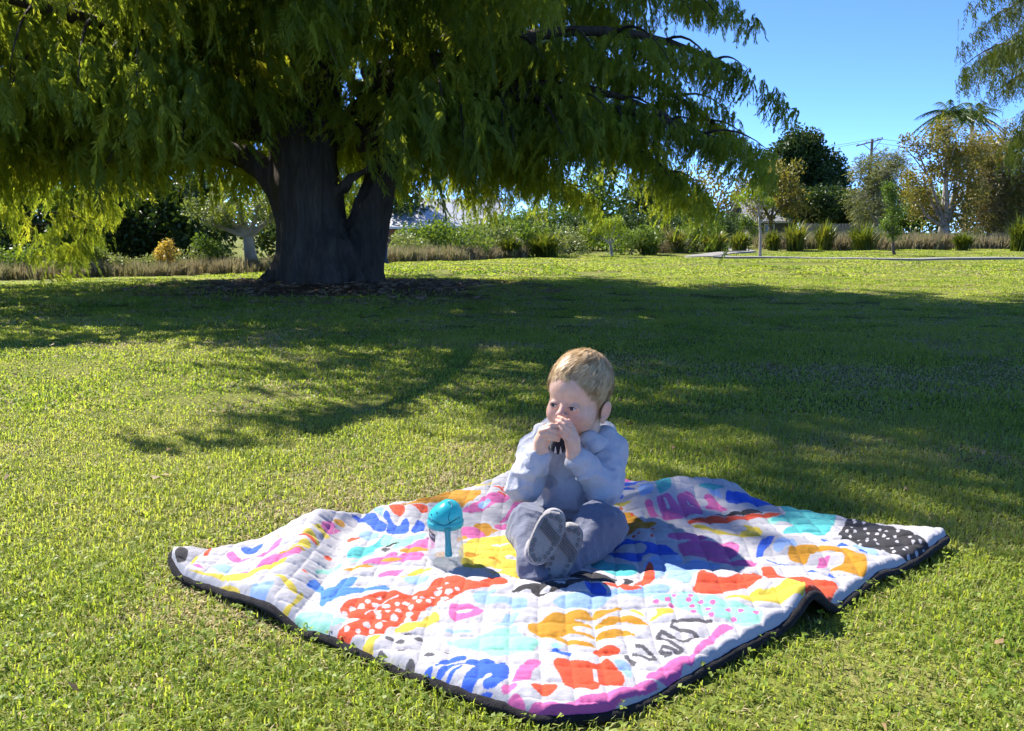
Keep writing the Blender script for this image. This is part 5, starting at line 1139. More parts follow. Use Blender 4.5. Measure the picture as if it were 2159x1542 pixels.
Y -116 2430 -101 2450 -75 2457 -50 2499 -62 2464 -83 2430
O -102 2091 -88 2116 -61 2113 -49 2085 -50 2046 -59 2023 -86 2065
P -131 2071 -110 2090 -79 2071 -59 2017 -84 2005 -105 2003 -129 2033
P -50 2097 -31 2115 -10 2117 -12 2082 -30 2070
O -135 2021 -114 2029 -109 2003 -134 1990
O -49 2074 -32 2064 -50 2040
Y -128 1956 -105 1998 -79 2021 -51 2012 -24 2031 9 2026 10 1956 15 1925 25 1838 38 1748 3 1760 -29 1780 -62 1795 -71 1808 -89 1813 -120 1830
W -55 1944 -39 1965 -18 1966 0 1961 -21 1945
W -21 1881 -4 1886 18 1866 23 1838 1 1853
W -73 1812 -53 1824 -30 1814 -17 1788 -62 1795
O -111 1900 -90 1896 -62 1896 -89 1877 -109 1877
O -52 1882 -34 1877 -22 1845 -27 1827 -37 1859 -55 1873
"""
# ================================================================== quilted picnic blanket
def poly_mask(x, y, q):
    ins = np.zeros(x.shape, bool); j = len(q) - 1
    for i in range(len(q)):
        xi, yi = q[i]; xj, yj = q[j]
        ins ^= ((yi > y) != (yj > y)) & (x < (xj - xi) * (y - yi) / (yj - yi + 1e-12) + xi); j = i
    return ins
def chaikin(a, n=2):
    a = np.asarray(a, float)
    for _ in range(n):
        b = np.roll(a, -1, 0); a = np.stack([a * .75 + b * .25, a * .25 + b * .75], 1).reshape(-1, 2)
    return a
INK = dict(W=(.385, .375, .40), R=(.52, .055, .018), O=(.40, .185, .008), Y=(.48, .375, .042), B=(.022, .085, .46), B2=(.042, .155, .50), L=(.21, .325, .57), M=(.22, .48, .39), T=(.055, .32, .33), P=(.48, .10, .275), K=(.020, .019, .023), G=(.070, .068, .078))
NB = 540
def arc(c, n):
    p = spline(np.c_[np.array(c), np.zeros(len(c))], 400)[:, :2]; s_ = np.r_[0, np.cumsum(np.linalg.norm(np.diff(p, axis=0), axis=1))]; s_ /= s_[-1]
    t = np.linspace(0, 1, n); return np.stack([np.interp(t, s_, p[:, 0]), np.interp(t, s_, p[:, 1])], 1)
# near corner = (0,0); u runs along the right front edge, v along the left front edge
cu0 = arc(BL_RN[::-1], NB); cu1 = arc(BL_LF, NB); cv0 = arc(BL_NL, NB); cv1 = arc(BL_FR[::-1], NB)
U, Vv = np.meshgrid(np.linspace(0, 1, NB), np.linspace(0, 1, NB))      # Vv rows
C = lambda a: a[None, :, :]; Rw = lambda a: a[:, None, :]
Uu, VV_ = U[..., None], Vv[..., None]
B2d = (1 - VV_) * C(cu0) + VV_ * C(cu1) + (1 - Uu) * Rw(cv0) + Uu * Rw(cv1) - ((1 - Uu) * (1 - VV_) * cu0[0] + Uu * (1 - VV_) * cu0[-1] + (1 - Uu) * VV_ * cu1[0] + Uu * VV_ * cu1[-1])
bx2, by2 = B2d[..., 0], B2d[..., 1]
edge = np.minimum(np.minimum(U, 1 - U), np.minimum(Vv, 1 - Vv))
bz = bl_base(bx2, by2)
qs = .0535; qa = bx2 - .045 * (by2 - 1.5) + .006 * np.sin(by2 * 9); qb = by2 + .045 * bx2 + .006 * np.sin(bx2 * 8 + 1)
puff = (np.abs(np.sin(np.pi * qa / qs)) * np.abs(np.sin(np.pi * qb / qs))) ** .42
amp = .0066 * (1 + .35 * vnoise(np.floor(qa / qs) * 3.3, np.floor(qb / qs) * 2.7, 0, 3))
wr = vnoise(qa * 40 + 3 * qb, qb * 95, 0, 21) * .0011 + vnoise(qa * 90, qb * 45, 0, 22) * .0008 + vnoise(qa * 190, qb * 210, 0, 23) * .0004
pucker = np.exp(-(np.abs(np.sin(np.pi * qb / qs)) / .35) ** 2) * vnoise(qa * 160, qb * 30, 0, 24) * .0011
bz = bz + amp * puff * np.clip(edge / .02, 0, 1) + wr + pucker + .004 * vnoise(bx2 * 9, by2 * 9, 0, 25)
bz = bz - .016 * (1 - np.clip(edge / .018, 0, 1)) ** 2
colr = np.empty((NB * NB, 3), np.float32); colr[:] = INK['W']
fx_, fy_ = bx2.ravel(), by2.ravel()
for ln in BL_PRINT.strip().split('\n'):
    k, *v = ln.split(); q = np.array(v, float).reshape(-1, 2) / 1000
    if len(q) > 4: q = chaikin(q, 2)
    lo, hi = q.min(0), q.max(0); s_ = np.nonzero((fx_ > lo[0]) & (fx_ < hi[0]) & (fy_ > lo[1]) & (fy_ < hi[1]))[0]
    if len(s_): m_ = poly_mask(fx_[s_], fy_[s_], q); colr[s_[m_]] = INK[k]
blanket = empty('picnic_blanket', (.1, 1.9, 0)); tag(blanket, 'quilted white blanket printed with bright abstract shapes, black edging, on the grass', 'blanket')
def cloth_mat():
    m, nt, out = nmat('printed_quilt')
    b = N(nt, 'ShaderNodeBsdfPrincipled'); b.inputs['Roughness'].default_value = .85; b.inputs['Specular IOR Level'].default_value = .25; b.inputs['Sheen Weight'].default_value = .08
    a = N(nt, 'ShaderNodeAttribute'); a.attribute_name = 'ink'
    f = noise(nt, 420, 3, .7); mx = N(nt, 'ShaderNodeMix', data_type='RGBA', blend_type='MULTIPLY'); mx.inputs[0].default_value = 1
    nt.links.new(a.outputs['Color'], mx.inputs[6]); nt.links.new(ramp(nt, f, [(.3, (.86, .86, .86)), (.7, (1.08, 1.08, 1.08))]), mx.inputs[7])
    nt.links.new(mx.outputs[2], b.inputs['Base Color'])
    bp = N(nt, 'ShaderNodeBump'); bp.inputs['Strength'].default_value = .25; bp.inputs['Distance'].default_value = .002
    nt.links.new(noise(nt, 260, 4), bp.inputs['Height']); nt.links.new(bp.outputs[0], b.inputs['Normal'])
    nt.links.new(b.outputs[0], out.inputs[0]); return m
ib = (np.arange(NB - 1)[:, None] * NB + np.arange(NB - 1)[None]).ravel(); BF = np.stack([ib, ib + 1, ib + NB + 1, ib + NB], 1)
bme = new_mesh('quilted_top', np.stack([bx2, by2, bz], -1).reshape(-1, 3), BF, True, [cloth_mat()])
ca = bme.attributes.new('ink', 'FLOAT_COLOR', 'POINT'); ca.data.foreach_set('color', np.c_[colr, np.ones(len(colr))].astype(np.float32).ravel())
obj('quilted_top', bme, blanket)
fleece = simple('black_fleece', (.020, .0185, .021), .95, 60, .5, .6, 300, 0, .15, .04)
st_ = 10; q_ = np.stack([bx2, by2, np.maximum(bz - .013, .012)], -1)[::st_, ::st_]; nb2 = q_.shape[0]
ib = (np.arange(nb2 - 1)[:, None] * nb2 + np.arange(nb2 - 1)[None]).ravel()
obj('backing', new_mesh('backing', q_.reshape(-1, 3), np.stack([ib, ib + nb2, ib + nb2 + 1, ib + 1], 1), True, [fleece]), blanket)
for nm_, sl in (('front_right', (0, slice(None))), ('far_left', (-1, slice(None))), ('front_left', (slice(None), 0)), ('far_right', (slice(None), -1))):
    e_ = np.stack([bx2[sl], by2[sl], bz[sl] - .005], -1)[::4]; e_ = np.vstack([e_, [bx2[sl][-1], by2[sl][-1], bz[sl][-1] - .005]])
    v, f = tube(e_, .0094 + .0012 * vnoise(np.arange(len(e_)) * .35, 0, 0, 31), 10)
    obj('edge_binding', new_mesh('edge_binding', v, f, True, [fleece]), blanket)
# ================================================================== sippy bottle
BT = np.array([-.150, 1.848]); bz0 = float(bl_base(np.array([BT[0]]), np.array([BT[1]]))[0]) + .006
bottle = empty('sippy_bottle', (BT[0], BT[1], bz0)); tag(bottle, 'clear toddler drink bottle with teal domed lid standing on the blanket', 'bottle')
def clear_mat(name, tint, clear, rough=.18):
    m, nt, out = nmat(name)
    a = N(nt, 'ShaderNodeBsdfTransparent'); a.inputs[0].default_value = (*tint, 1)
    b = N(nt, 'ShaderNodeBsdfPrincipled'); b.inputs['Base Color'].default_value = (*[min(1, c * .75) for c in tint], 1); b.inputs['Roughness'].default_value = rough; b.inputs['Specular IOR Level'].default_value = .6
    lw = N(nt, 'ShaderNodeLayerWeight'); lw.inputs[0].default_value = .35
    mr = N(nt, 'ShaderNodeMapRange'); mr.inputs['To Min'].default_value = 1 - clear; mr.inputs['To Max'].default_value = 1.12 - clear * .75; nt.links.new(lw.outputs['Facing'], mr.inputs['Value'])
    s_ = N(nt, 'ShaderNodeMixShader'); nt.links.new(mr.outputs[0], s_.inputs[0]); nt.links.new(a.outputs[0], s_.inputs[1]); nt.links.new(b.outputs[0], s_.inputs[2])
    nt.links.new(s_.outputs[0], out.inputs[0]); return m
def teal_mat(name, col):
    m, nt, out = nmat(name); b = N(nt, 'ShaderNodeBsdfPrincipled'); b.inputs['Roughness'].default_value = .22; b.inputs['Specular IOR Level'].default_value = .5
    nt.links.new(ramp(nt, noise(nt, 12, 3), [(.3, tuple(c * .9 for c in col)), (.7, tuple(min(1, c * 1.1) for c in col))]), b.inputs['Base Color'])
    t = N(nt, 'ShaderNodeBsdfTranslucent'); t.inputs[0].default_value = (*[min(1, c * 1.4) for c in col], 1); s_ = N(nt, 'ShaderNodeMixShader'); s_.inputs[0].default_value = .3
    nt.links.new(b.outputs[0], s_.inputs[1]); nt.links.new(t.outputs[0], s_.inputs[2]); nt.links.new(s_.outputs[0], out.inputs[0]); return m
teal = teal_mat('teal_plastic', (.045, .48, .54)); teal_d = teal_mat('teal_plastic_dark', (.006, .20, .27)); clr = clear_mat('clear_plastic', (.985, .99, .99), .92)
bottle.scale = (1.13, 1.13, 1.0)
def bob(nm, mb, m, par=bottle, smooth=True): return obj(nm, mb.mesh(nm, m, smooth), par, (0, 0, 0))
prof = [(.001, .002), (.030, .002), (.0345, .006), (.0362, .014), (.0368, .030), (.0355, .046), (.0335, .058), (.0325, .068), (.0328, .080), (.0335, .092), (.0325, .0925), (.0315, .080), (.0313, .068), (.0322, .058), (.0342, .046), (.0355, .030), (.0348, .015), (.030, .006), (.001, .006)]
mb = MB(); mb.add(*lathe(prof, 48)); bob('cup', mb, [clr])
mb = MB(); mb.add(*lathe([(.001, .0065), (.030, .0065), (.0342, .0155), (.0345, .024), (.001, .0245)], 40)); bob('water', mb, [clear_mat('water', (.97, .985, .985), .93, .03)])
mb = MB(); mb.add(*tube([(.004, 0, .012), (.003, .002, .06), (.002, .002, .095)], .0032, 10)); bob('straw', mb, [clear_mat('straw', (.95, .96, .96), .75)])
# lid: collar and domed cap that leans to the right
mb = MB(); mb.add(*lathe([(.030, .086), (.0352, .086), (.0362, .089), (.0366, .098), (.0358, .1015), (.033, .102)], 48)); bob('collar', mb, [teal])
dome = []
for i in range(15):
    t = i / 14; z = .1005 + .0465 * t; r_ = .0352 * (1 - t ** 2.5) ** .55 if t < 1 else .0008; dome.append((max(r_, .0008), z))
v, f = lathe(dome, 48); v = np.array(v); k = np.clip((v[:, 2] - .1005) / .0465, 0, 1); v[:, 0] += .006 * k ** 1.5 - .004 * k * (1 - k); v[:, 2] -= np.clip(-v[:, 0], 0, .03) * .28 * k
mb = MB(); mb.add(v, f); lid = bob('lid', mb, [teal])
def on_dome(a, t):
    z = .1005 + .0465 * t; r_ = .0352 * (1 - t ** 2.5) ** .55; x, y = r_ * math.cos(a), r_ * math.sin(a); x += .006 * t ** 1.5 - .004 * t * (1 - t); z -= min(max(-x, 0), .03) * .28 * t; return np.array([x, y, z])
mb = MB(); mb.add(*tube(spline([on_dome(R(200), .22), on_dome(R(222), .24), on_dome(R(245), .12), on_dome(R(266), -.0), on_dome(R(288), .08), on_dome(R(305), .2), on_dome(R(330), .26)], 40), .0011, 6)); obj('groove', mb.mesh('groove', [teal_d], True), lid, (0, 0, 0))
mb = MB(); mb.add(*tube(spline([on_dome(R(290), .62), on_dome(R(284), .4), on_dome(R(287), .2), on_dome(R(291), .06)], 20), .0008, 6)); obj('seam', mb.mesh('seam', [teal_d], True), lid, (0, 0, 0))
for a, t in ((R(235), .62), (R(212), .48)):
    mb = MB(); c = on_dome(a, t); mb.add(*lathe([(.0, .0005), (.0016, .0005), (.0020, -.0012), (.0, -.0012)], 12, c + np.array([0, -.0006, 0]))); obj('air_hole', mb.mesh('air_hole', [teal_d]), lid, (0, 0, 0))
mb = MB(); mb.add(*tube(spline([(.004, -.008, .1415), (.0085, -.012, .148), (.0135, -.0145, .1455), (.0145, -.0185, .139), (.012, -.0215, .131)], 20), .0017, 8)); obj('carry_loop', mb.mesh('carry_loop', [teal_mat('pale_teal', (.30, .62, .66))], True), lid, (0, 0, 0))
# drop-down handle on the front
hp_ = [(.095, .0065), (.085, .0058), (.070, .0052), (.055, .0056), (.042, .0066), (.033, .0070), (.029, .0050)]
mb = MB(); Vh = []
for z, w in hp_:
    for s_, d_ in ((-1, 0), (1, 0), (1, 1), (-1, 1)):
        x = .0065 + s_ * w + (.095 - z) * .03; rr = .0385 + .0008 * math.sin(z * 60) - d_ * .0042; Vh.append((x, -math.sqrt(max(rr * rr - x * x * .6, 1e-6)), z))
Fh = [(0, 1, 2, 3)[::-1]]
for i in range(len(hp_) - 1):
    for j in range(4): Fh.append((i * 4 + j, i * 4 + (j + 1) % 4, i * 4 + 4 + (j + 1) % 4, i * 4 + 4 + j)[::-1])
Fh.append(tuple(len(Vh) - 4 + j for j in range(4))); mb.add(Vh, Fh); bob('handle', mb, [teal])
# printed label wrapped on the left side
lab_m = simple('label_print', (.10, .075, .085), .5, 40, .35); dot_m = simple('label_white', (.75, .72, .74), .5, 5, .05)
def wrap(a0, a1, z0, z1, rr, n=8, slant=0.0):
    A = np.linspace(a0, a1, n); V = [(rr * math.cos(a), rr * math.sin(a), z0 + slant * i / (n - 1)) for i, a in enumerate(A)] + [(rr * math.cos(a), rr * math.sin(a), z1 + slant * i / (n - 1)) for i, a in enumerate(A)]
    return V, [(i, i + 1, n + i + 1, n + i) for i in range(n - 1)]
mb = MB(); mb.add(*wrap(R(190), R(236), .068, .086, .0337, 10, -.010)); lb = bob('label', mb, [lab_m])
mb = MB()
for a, z, w, h in ((198, .0765, 3.2, .006), (206, .073, 1.2, .0016), (214, .0735, 3.4, .0055), (222, .071, 3.0, .004), (230, .0695, 2.6, .0045)): mb.add(*wrap(R(a - w), R(a + w), z - h / 2, z + h / 2, .0339, 4))
for a, z in ((198, .0775), (214, .0735), (222, .0712)): mb.add(*[q if i else [(x * 1.004, y * 1.004, zz) for x, y, zz in q] for i, q in enumerate(wrap(R(a - 1.1), R(a + 1.1), z - .001, z + .001, .0339, 3))], 1)
obj('lettering', mb.mesh('lettering', [dot_m, lab_m]), lb, (0, 0, 0))
# ================================================================== the seated toddler
kid = empty('person', (.16, 2.12, .04)); tag(kid, 'toddler in pale blue grey hooded top sitting on the blanket, both hands at the mouth', 'person')
A = lambda *p: np.array(p, float)
HC_ = A(0.1707, 2.1200, 0.3824); yaw = R(33); HS = 1.02
hf = A(-math.sin(yaw), -math.cos(yaw), -.06); hf /= np.linalg.norm(hf); hr = np.cross(hf, A(0, 0, 1)); hr = -hr / np.linalg.norm(hr); hr = hr if hr[0] > 0 else -hr
hu = np.cross(hr, hf); hu = hu if hu[2] > 0 else -hu
roll = R(-4); hr, hu = hr * math.cos(roll) + hu * math.sin(roll), hu * math.cos(roll) - hr * math.sin(roll)
HM = np.stack([hr, hf, hu], 1)
def hp3(a, b, c): return HC_ + HS * (hr * a + hf * b + hu * c)
class HRot:
    def __init__(s, m): s.m = m
    def to_matrix(s): return s.m
def hell(F_, c, r, k=.01, sub=False, extra=None):
    M = HM if extra is None else HM @ np.array(extra.to_matrix())
    F_.ell(hp3(*c), np.array(r) * HS, k, HRot(M), sub)
def biggest_body(f_): return f_.mesh()
fb = Field((-.05, 1.78, .03), (.345, 2.34, .545), .0020)
# skull, face, cheeks
hell(fb, (0, -.012, .022), (.0715, .088, .0800), .01); hell(fb, (0, .030, .012), (.060, .052, .058), .02); hell(fb, (0, .022, -.046), (.056, .057, .058), .025)
for s_ in (-1, 1): hell(fb, (s_ * .033, .048, -0.0490), (.027, .029, .030), .018)
hell(fb, (0, .058, -0.0830), (.021, .019, .016), .018); hell(fb, (0, .070, -0.0610), (.026, .016, .017), .014)
for s_ in (-1, 1): hell(fb, (s_ * .027, .090, -0.0190), (.016, .011, .0085), .012, True)     # eye socket
fb.cone(hp3(0, .076, -0.0130), hp3(0, .0935, -0.0340), .0055, .0088, .010); hell(fb, (0, .0955, -0.0360), (.0095, .0088, .0078), .005)
for s_ in (-1, 1): hell(fb, (s_ * .0098, .0875, -0.0395), (.0064, .0078, .006), .004)
for s_ in (-1, 1): hell(fb, (s_ * .0258, .0735, -0.0195), (.0150, .0105, .0118), .004)        # lids
for s_ in (-1, 1): hell(fb, (s_ * .0262, .0845, -0.0205), (.0115, .0095, .0040), .0010, True)    # lid opening
hell(fb, (0, .0845, -0.0585), (.015, .007, .0042), .004); hell(fb, (0, .083, -0.0665), (.013, .007, .0048), .004)
# ears
for s_ in (-1, 1):
    e = Euler((.15, s_ * .12, s_ * .28)); hell(fb, (s_ * .0738, -.003, -.0370), (.0062, .0165, .0255), .004, False, e)
    hell(fb, (s_ * .0805, .007, -0.0340), (.0052, .0095, .0155), .003, True, e); hell(fb, (s_ * .0725, .010, -0.0560), (.006, .009, .010), .004)
# neck, trunk, limbs under the clothes: one continuous body
nk = A(0.1783, 2.1350, 0.2533); ch = A(0.1539, 2.1400, 0.1740); be = A(0.1487, 2.1400, 0.0849); pe = A(0.1564, 2.1500, 0.0066)
fb.cone(hp3(0, -.02, -.065), nk, .042, .046, .02); fb.cone(nk, ch, .045, .050, .03); fb.cone(ch, be, .050, .056, .03); fb.cone(be, pe, .056, .058, .03)
ARM = dict(a=[A(0.0637, 2.1250, 0.2259), A(0.0288, 2.0450, 0.1646), A(0.0667, 1.9950, 0.2539)], b=[A(0.2459, 2.1250, 0.2221), A(0.2264, 2.0450, 0.1524), A(0.1504, 2.0000, 0.2467)])
for k_, (s0, e0, w0) in ARM.items():
    fb.cone(ch + (s0 - ch) * .5, s0, .04, .034, .02); fb.cone(s0, e0, .026, .022, .015); fb.cone(e0, w0, .020, .0180, .012)
LEG = dict(a=[A(0.0994, 2.1300, 0.0215), A(0.0337, 1.9050, 0.1063), A(0.0479, 1.7650, 0.0677)], b=[A(0.2202, 2.1300, 0.0267), A(0.2097, 1.9200, 0.0986), A(0.1117, 1.7950, 0.0413)])
for k_, (s0, e0, w0) in LEG.items(): fb.cone(s0, e0, .040, .032, .02); fb.cone(e0, e0 + (w0 - e0) * .6, .030, .018, .015)
# hands: palm, four fingers and thumb each
def finger(p, r): fb.chain(p, [q * .93 for q in r], .0007)
Yh = 1.995
wa = ARM['a'][2]; fb.cone(wa, A(0.0710, 1.9920, 0.2863), .0185, .0175, .008); fb.cone(A(0.0710, 1.9920, 0.2863), A(0.0765, 1.9900, 0.3077), .0165, .0150, .008); fb.cone(A(0.0803, 1.9980, 0.2871), A(0.0823, 1.9960, 0.3109), .013, .0125, .006)
finger([A(0.0751, 1.9850, 0.3193), A(0.0928, 1.9780, 0.3278), A(0.1043, 1.9840, 0.3253), A(0.1150, 1.9920, 0.3177)], [.0072, .0068, .0062, .0054])
finger([A(0.0694, 1.9820, 0.3119), A(0.0881, 1.9720, 0.3200), A(0.1018, 1.9770, 0.3142), A(0.1138, 1.9880, 0.3024)], [.0074, .0068, .0062, .0054])
finger([A(0.0705, 1.9800, 0.3031), A(0.0869, 1.9700, 0.3090), A(0.0995, 1.9750, 0.3043), A(0.1115, 1.9860, 0.2947)], [.0072, .0066, .0060, .0052])
finger([A(0.0751, 1.9820, 0.2922), A(0.0883, 1.9740, 0.2976), A(0.0998, 1.9780, 0.2944), A(0.1105, 1.9880, 0.2884)], [.0066, .0060, .0054, .0047])
finger([A(0.0826, 2.0020, 0.3013), A(0.0954, 2.0080, 0.3116), A(0.1081, 2.0120, 0.3212)], [.0085, .0075, .0060])
wb = ARM['b'][2]; fb.cone(wb, A(0.1452, 1.9980, 0.2848), .0185, .0180, .008); fb.cone(A(0.1452, 1.9980, 0.2848), A(0.1406, 2.0000, 0.3076), .0170, .0150, .008); fb.cone(A(0.1359, 1.9960, 0.2946), A(0.1323, 1.9960, 0.3121), .012, .011, .006)
finger([A(0.1425, 1.9960, 0.3179), A(0.1294, 1.9900, 0.3343), A(0.1206, 1.9940, 0.3392), A(0.1119, 2.0020, 0.3421)], [.0074, .0068, .0060, .0053])
finger([A(0.1352, 1.9880, 0.3128), A(0.1221, 1.9800, 0.3274), A(0.1145, 1.9850, 0.3331), A(0.1070, 1.9940, 0.3357)], [.0074, .0068, .0060, .0053])
finger([A(0.1305, 1.9840, 0.3045), A(0.1198, 1.9770, 0.3165), A(0.1144, 1.9820, 0.3223), A(0.1092, 1.9900, 0.3274)], [.0072, .0064, .0058, .0050])
finger([A(0.1272, 1.9840, 0.2940), A(0.1188, 1.9780, 0.3059), A(0.1145, 1.9820, 0.3130), A(0.1114, 1.9890, 0.3195)], [.0064, .0058, .0052, .0046])
finger([A(0.1495, 2.0120, 0.2989), A(0.1454, 2.0220, 0.3154), A(0.1373, 2.0220, 0.3283)], [.0085, .0076, .0062])
bv, bf = biggest_body(fb)
def skin_mat():
    m, nt, out = nmat('skin'); b = N(nt, 'ShaderNodeBsdfPrincipled'); b.inputs['Roughness'].default_value = .5; b.inputs['Specular IOR Level'].default_value = .35
    a = N(nt, 'ShaderNodeAttribute'); a.attribute_name = 'flush'
    c1 = ramp(nt, noise(nt, 60, 4), [(.3, (.64, .385, .265)), (.7, (.75, .475, .345))]); mx = N(nt, 'ShaderNodeMix', data_type='RGBA'); nt.links.new(a.outputs['Fac'], mx.inputs[0]); nt.links.new(c1, mx.inputs[6]); mx.inputs[7].default_value = (.62, .215, .165, 1)
    nt.links.new(mx.outputs[2], b.inputs['Base Color']); b.inputs['Subsurface Weight'].default_value = .25; b.inputs['Subsurface Radius'].default_value = (.012, .005, .003); b.inputs['Subsurface Scale'].default_value = 1.0
    nt.links.new(b.outputs[0], out.inputs[0]); return m
body_me = new_mesh('body', bv, bf, True, [skin_mat()])
loc = (bv - HC_) @ HM / HS
fl = np.zeros(len(bv))
for c, r, w in (((0, .09, -.037), .018, .5), ((.035, .07, -.048), .022, .35), ((-.035, .07, -.048), .022, .35), ((0, .084, -.0625), .012, .8), ((.078, 0, -.035), .02, .3), ((-.078, 0, -.035), .02, .3), ((.026, .084, -.02), .012, .35), ((-.026, .084, -.02), .012, .35)):
    fl = np.maximum(fl, w * np.exp(-(((loc - np.array(c)) ** 2).sum(1)) / r ** 2))
brow = np.zeros(len(bv))
tips = [A(0.1150, 1.9920, 0.3177), A(0.1138, 1.9880, 0.3024), A(0.1115, 1.9860, 0.2947), A(0.1119, 2.0020, 0.3421), A(0.1070, 1.9940, 0.3357), A(0.1092, 1.9900, 0.3274)]
for t_ in tips: fl = np.maximum(fl, .45 * np.exp(-(((bv - t_) ** 2).sum(1)) / .008 ** 2))
a_ = body_me.attributes.new('flush', 'FLOAT', 'POINT'); a_.data.foreach_set('value', fl.astype(np.float32))
body = obj('body', body_me, kid)
# eyes
def uv_sphere(c, r, n=16, m=10):
    V = []; F = []
    for i in range(m + 1):
        th = math.pi * i / m
        for j in range(n): ph = 2 * math.pi * j / n; V.append((c[0] + r * math.sin(th) * math.cos(ph), c[1] + r * math.sin(th) * math.sin(ph), c[2] + r * math.cos(th)))
    for i in range(m):
        for j in range(n): F.append((i * n + j, (i + 1) * n + j, (i + 1) * n + (j + 1) % n, i * n + (j + 1) % n))
    return V, F
eye_w = simple('eye_white', (.50, .46, .45), .2, 5, .05); iris_m = simple('eye_iris', (.018, .024, .034), .15, 200, .3); lash_m = simple('lash', (.035, .022, .016), .8, 5, .1)
for s_ in (-1, 1):
    mb = MB(); ec = hp3(s_ * .0258, .0730, -.0200); mb.add(*uv_sphere(ec, .0105 * HS)); ey = obj('eye', mb.mesh('eye', [eye_w], True), kid)
    mb = MB(); g_ = hf * .9 - hr * .25; g_ /= np.linalg.norm(g_); mb.add(*uv_sphere(ec + g_ * .0058 * HS, .0064 * HS, 14, 8)); obj('iris', mb.mesh('iris', [iris_m], True), ey)
    mb = MB(); L_ = [hp3(s_ * .0258 + q, .0842 - abs(q) * .45 * (1 if s_ * q > 0 else .3), -.0158 - (abs(q) / .0115) ** 2 * .0042) for q in np.linspace(-.0115, .0115, 9)]; mb.add(*tube(np.array(L_), np.interp(np.linspace(0, 1, 9), [0, .5, 1], [.0005, .0013, .0006]), 6)); obj('eyelash', mb.mesh('eyelash', [lash_m], True), kid)
# hair: short fair strands lying over the skull
hair_m, nt, out = nmat('fair_hair'); b = N(nt, 'ShaderNodeBsdfPrincipled'); b.inputs['Roughness'].default_value = .42; b.inputs['Specular IOR Level'].default_value = .5
at_ = N(nt, 'ShaderNodeAttribute'); at_.attribute_name = 'rnd'; nt.links.new(ramp(nt, at_.outputs['Fac'], [(.0, (.26, .155, .07)), (.5, (.58, .39, .19)), (1, (.88, .68, .40))]), b.inputs['Base Color'])
tr = N(nt, 'ShaderNodeBsdfTranslucent'); tr.inputs[0].default_value = (.55, .38, .20, 1); ms = N(nt, 'ShaderNodeMixShader'); ms.inputs[0].default_value = .3; nt.links.new(b.outputs[0], ms.inputs[1]); nt.links.new(tr.outputs[0], ms.inputs[2]); nt.links.new(ms.outputs[0], out.inputs[0])
def hairline(a, b, c):   # >0 where hair grows (head axes, metres)
    front = np.where(b > .0, .051 - .036 * np.clip((np.abs(a) - .030) / .030, 0, 1) - .85 * np.clip(.05 - b, 0, .06), -.031 - 1.1 * np.clip(-b, 0, .05))
    return c - np.maximum(front, -.085) + .006 * vnoise(a * 90, b * 90, c * 30, 44)
hv = hairline(loc[:, 0], loc[:, 1], loc[:, 2])
head_near = np.linalg.norm(loc - A(0, -.012, .02), axis=1) < .125; ear_free = (np.abs(loc[:, 0]) < .0725) | (loc[:, 2] > -.010)
kk = (hv > .004) & head_near & ear_free
nb_ = vnormals(bv, bf); fk = kk[bf].all(1); used = np.unique(bf[fk]); remap = -np.ones(len(bv), int); remap[used] = np.arange(len(used))
grow = np.clip(hv[used] / .03, 0, 1); ripple = .0013 * vnoise(loc[used, 0] * 190, loc[used, 1] * 40, loc[used, 2] * 60, 41)
cap_v = bv[used] + nb_[used] * (.0003 + .0016 * grow + ripple * grow)[:, None]
hair_me = new_mesh('hair', cap_v, remap[bf[fk]], True, [hair_m]); rnd_attr(hair_me, .30 + .30 * vnoise(loc[used, 0] * 260, loc[used, 1] * 50, loc[used, 2] * 90, 42))
hair = obj('hair', hair_me, kid)
from mathutils.kdtree import KDTree
hd = np.nonzero(head_near & (loc[:, 2] > -.09))[0]; kd = KDTree(len(hd)); Lc = loc[hd]; Ln = nb_[hd] @ HM; hvh = hv[hd]
for i, p in enumerate(Lc): kd.insert(p, i)
kd.balance()
rh = np.random.default_rng(5); Vs = []; rs = []; whorl = A(.006, -.050, .088)
pool = np.nonzero((hvh > -.002) & ear_free[hd])[0]; edge_pool = np.nonzero((hvh > -.004) & (hvh < .016) & ear_free[hd])[0]
for i0 in np.concatenate([rh.choice(pool, 9000), rh.choice(edge_pool, 1800)]):
    q = Lc[i0].copy(); bang = hvh[i0] < .02; L = rh.uniform(.016, .032) * (.40 if bang else 1); pts = []; lk = rh.uniform(.3, 1.5) * (2.2 if rh.random() < .06 else 1); clump = float(vnoise(q[0] * 110, q[1] * 60, q[2] * 60, 46))
    h0 = .0004 + .0020 * min(1, max(0, hvh[i0] / .03))
    for j in range(5):
        _, i, dist = kd.find(q); n_ = Ln[i]; base = Lc[i] + (q - Lc[i]) - n_ * np.dot(q - Lc[i], n_)
        pts.append(base + n_ * (h0 + .0022 * math.sin(.25 + j / 4 * 1.9) * lk * (.4 if bang else 1)))
        fd = (base - whorl); fd = fd / (np.linalg.norm(fd) + 1e-6) + A(-.6 if base[1] > .0 else -.1, .1, -.35) + A(.6, .35, 0) * clump + rh.normal(0, .13, 3)
        fd = fd - n_ * fd.dot(n_); fd /= np.linalg.norm(fd) + 1e-9; q = base + fd * L / 4
    pts = np.array(pts); sd_ = np.cross(pts[-1] - pts[0], Ln[i0]); sd_ /= np.linalg.norm(sd_) + 1e-9; w = np.array([.0006, .0010, .0009, .0005, .00005])[:, None] * rh.uniform(.6, 1.3) * (.55 if bang else 1)
    W_ = HC_ + HS * (np.stack([pts - sd_ * w, pts + sd_ * w], 1) @ HM.T); Vs.append(W_.reshape(-1, 3)); rs.append(np.full(10, np.clip(.58 + .45 * clump + rh.normal(0, .26), 0, 1)))
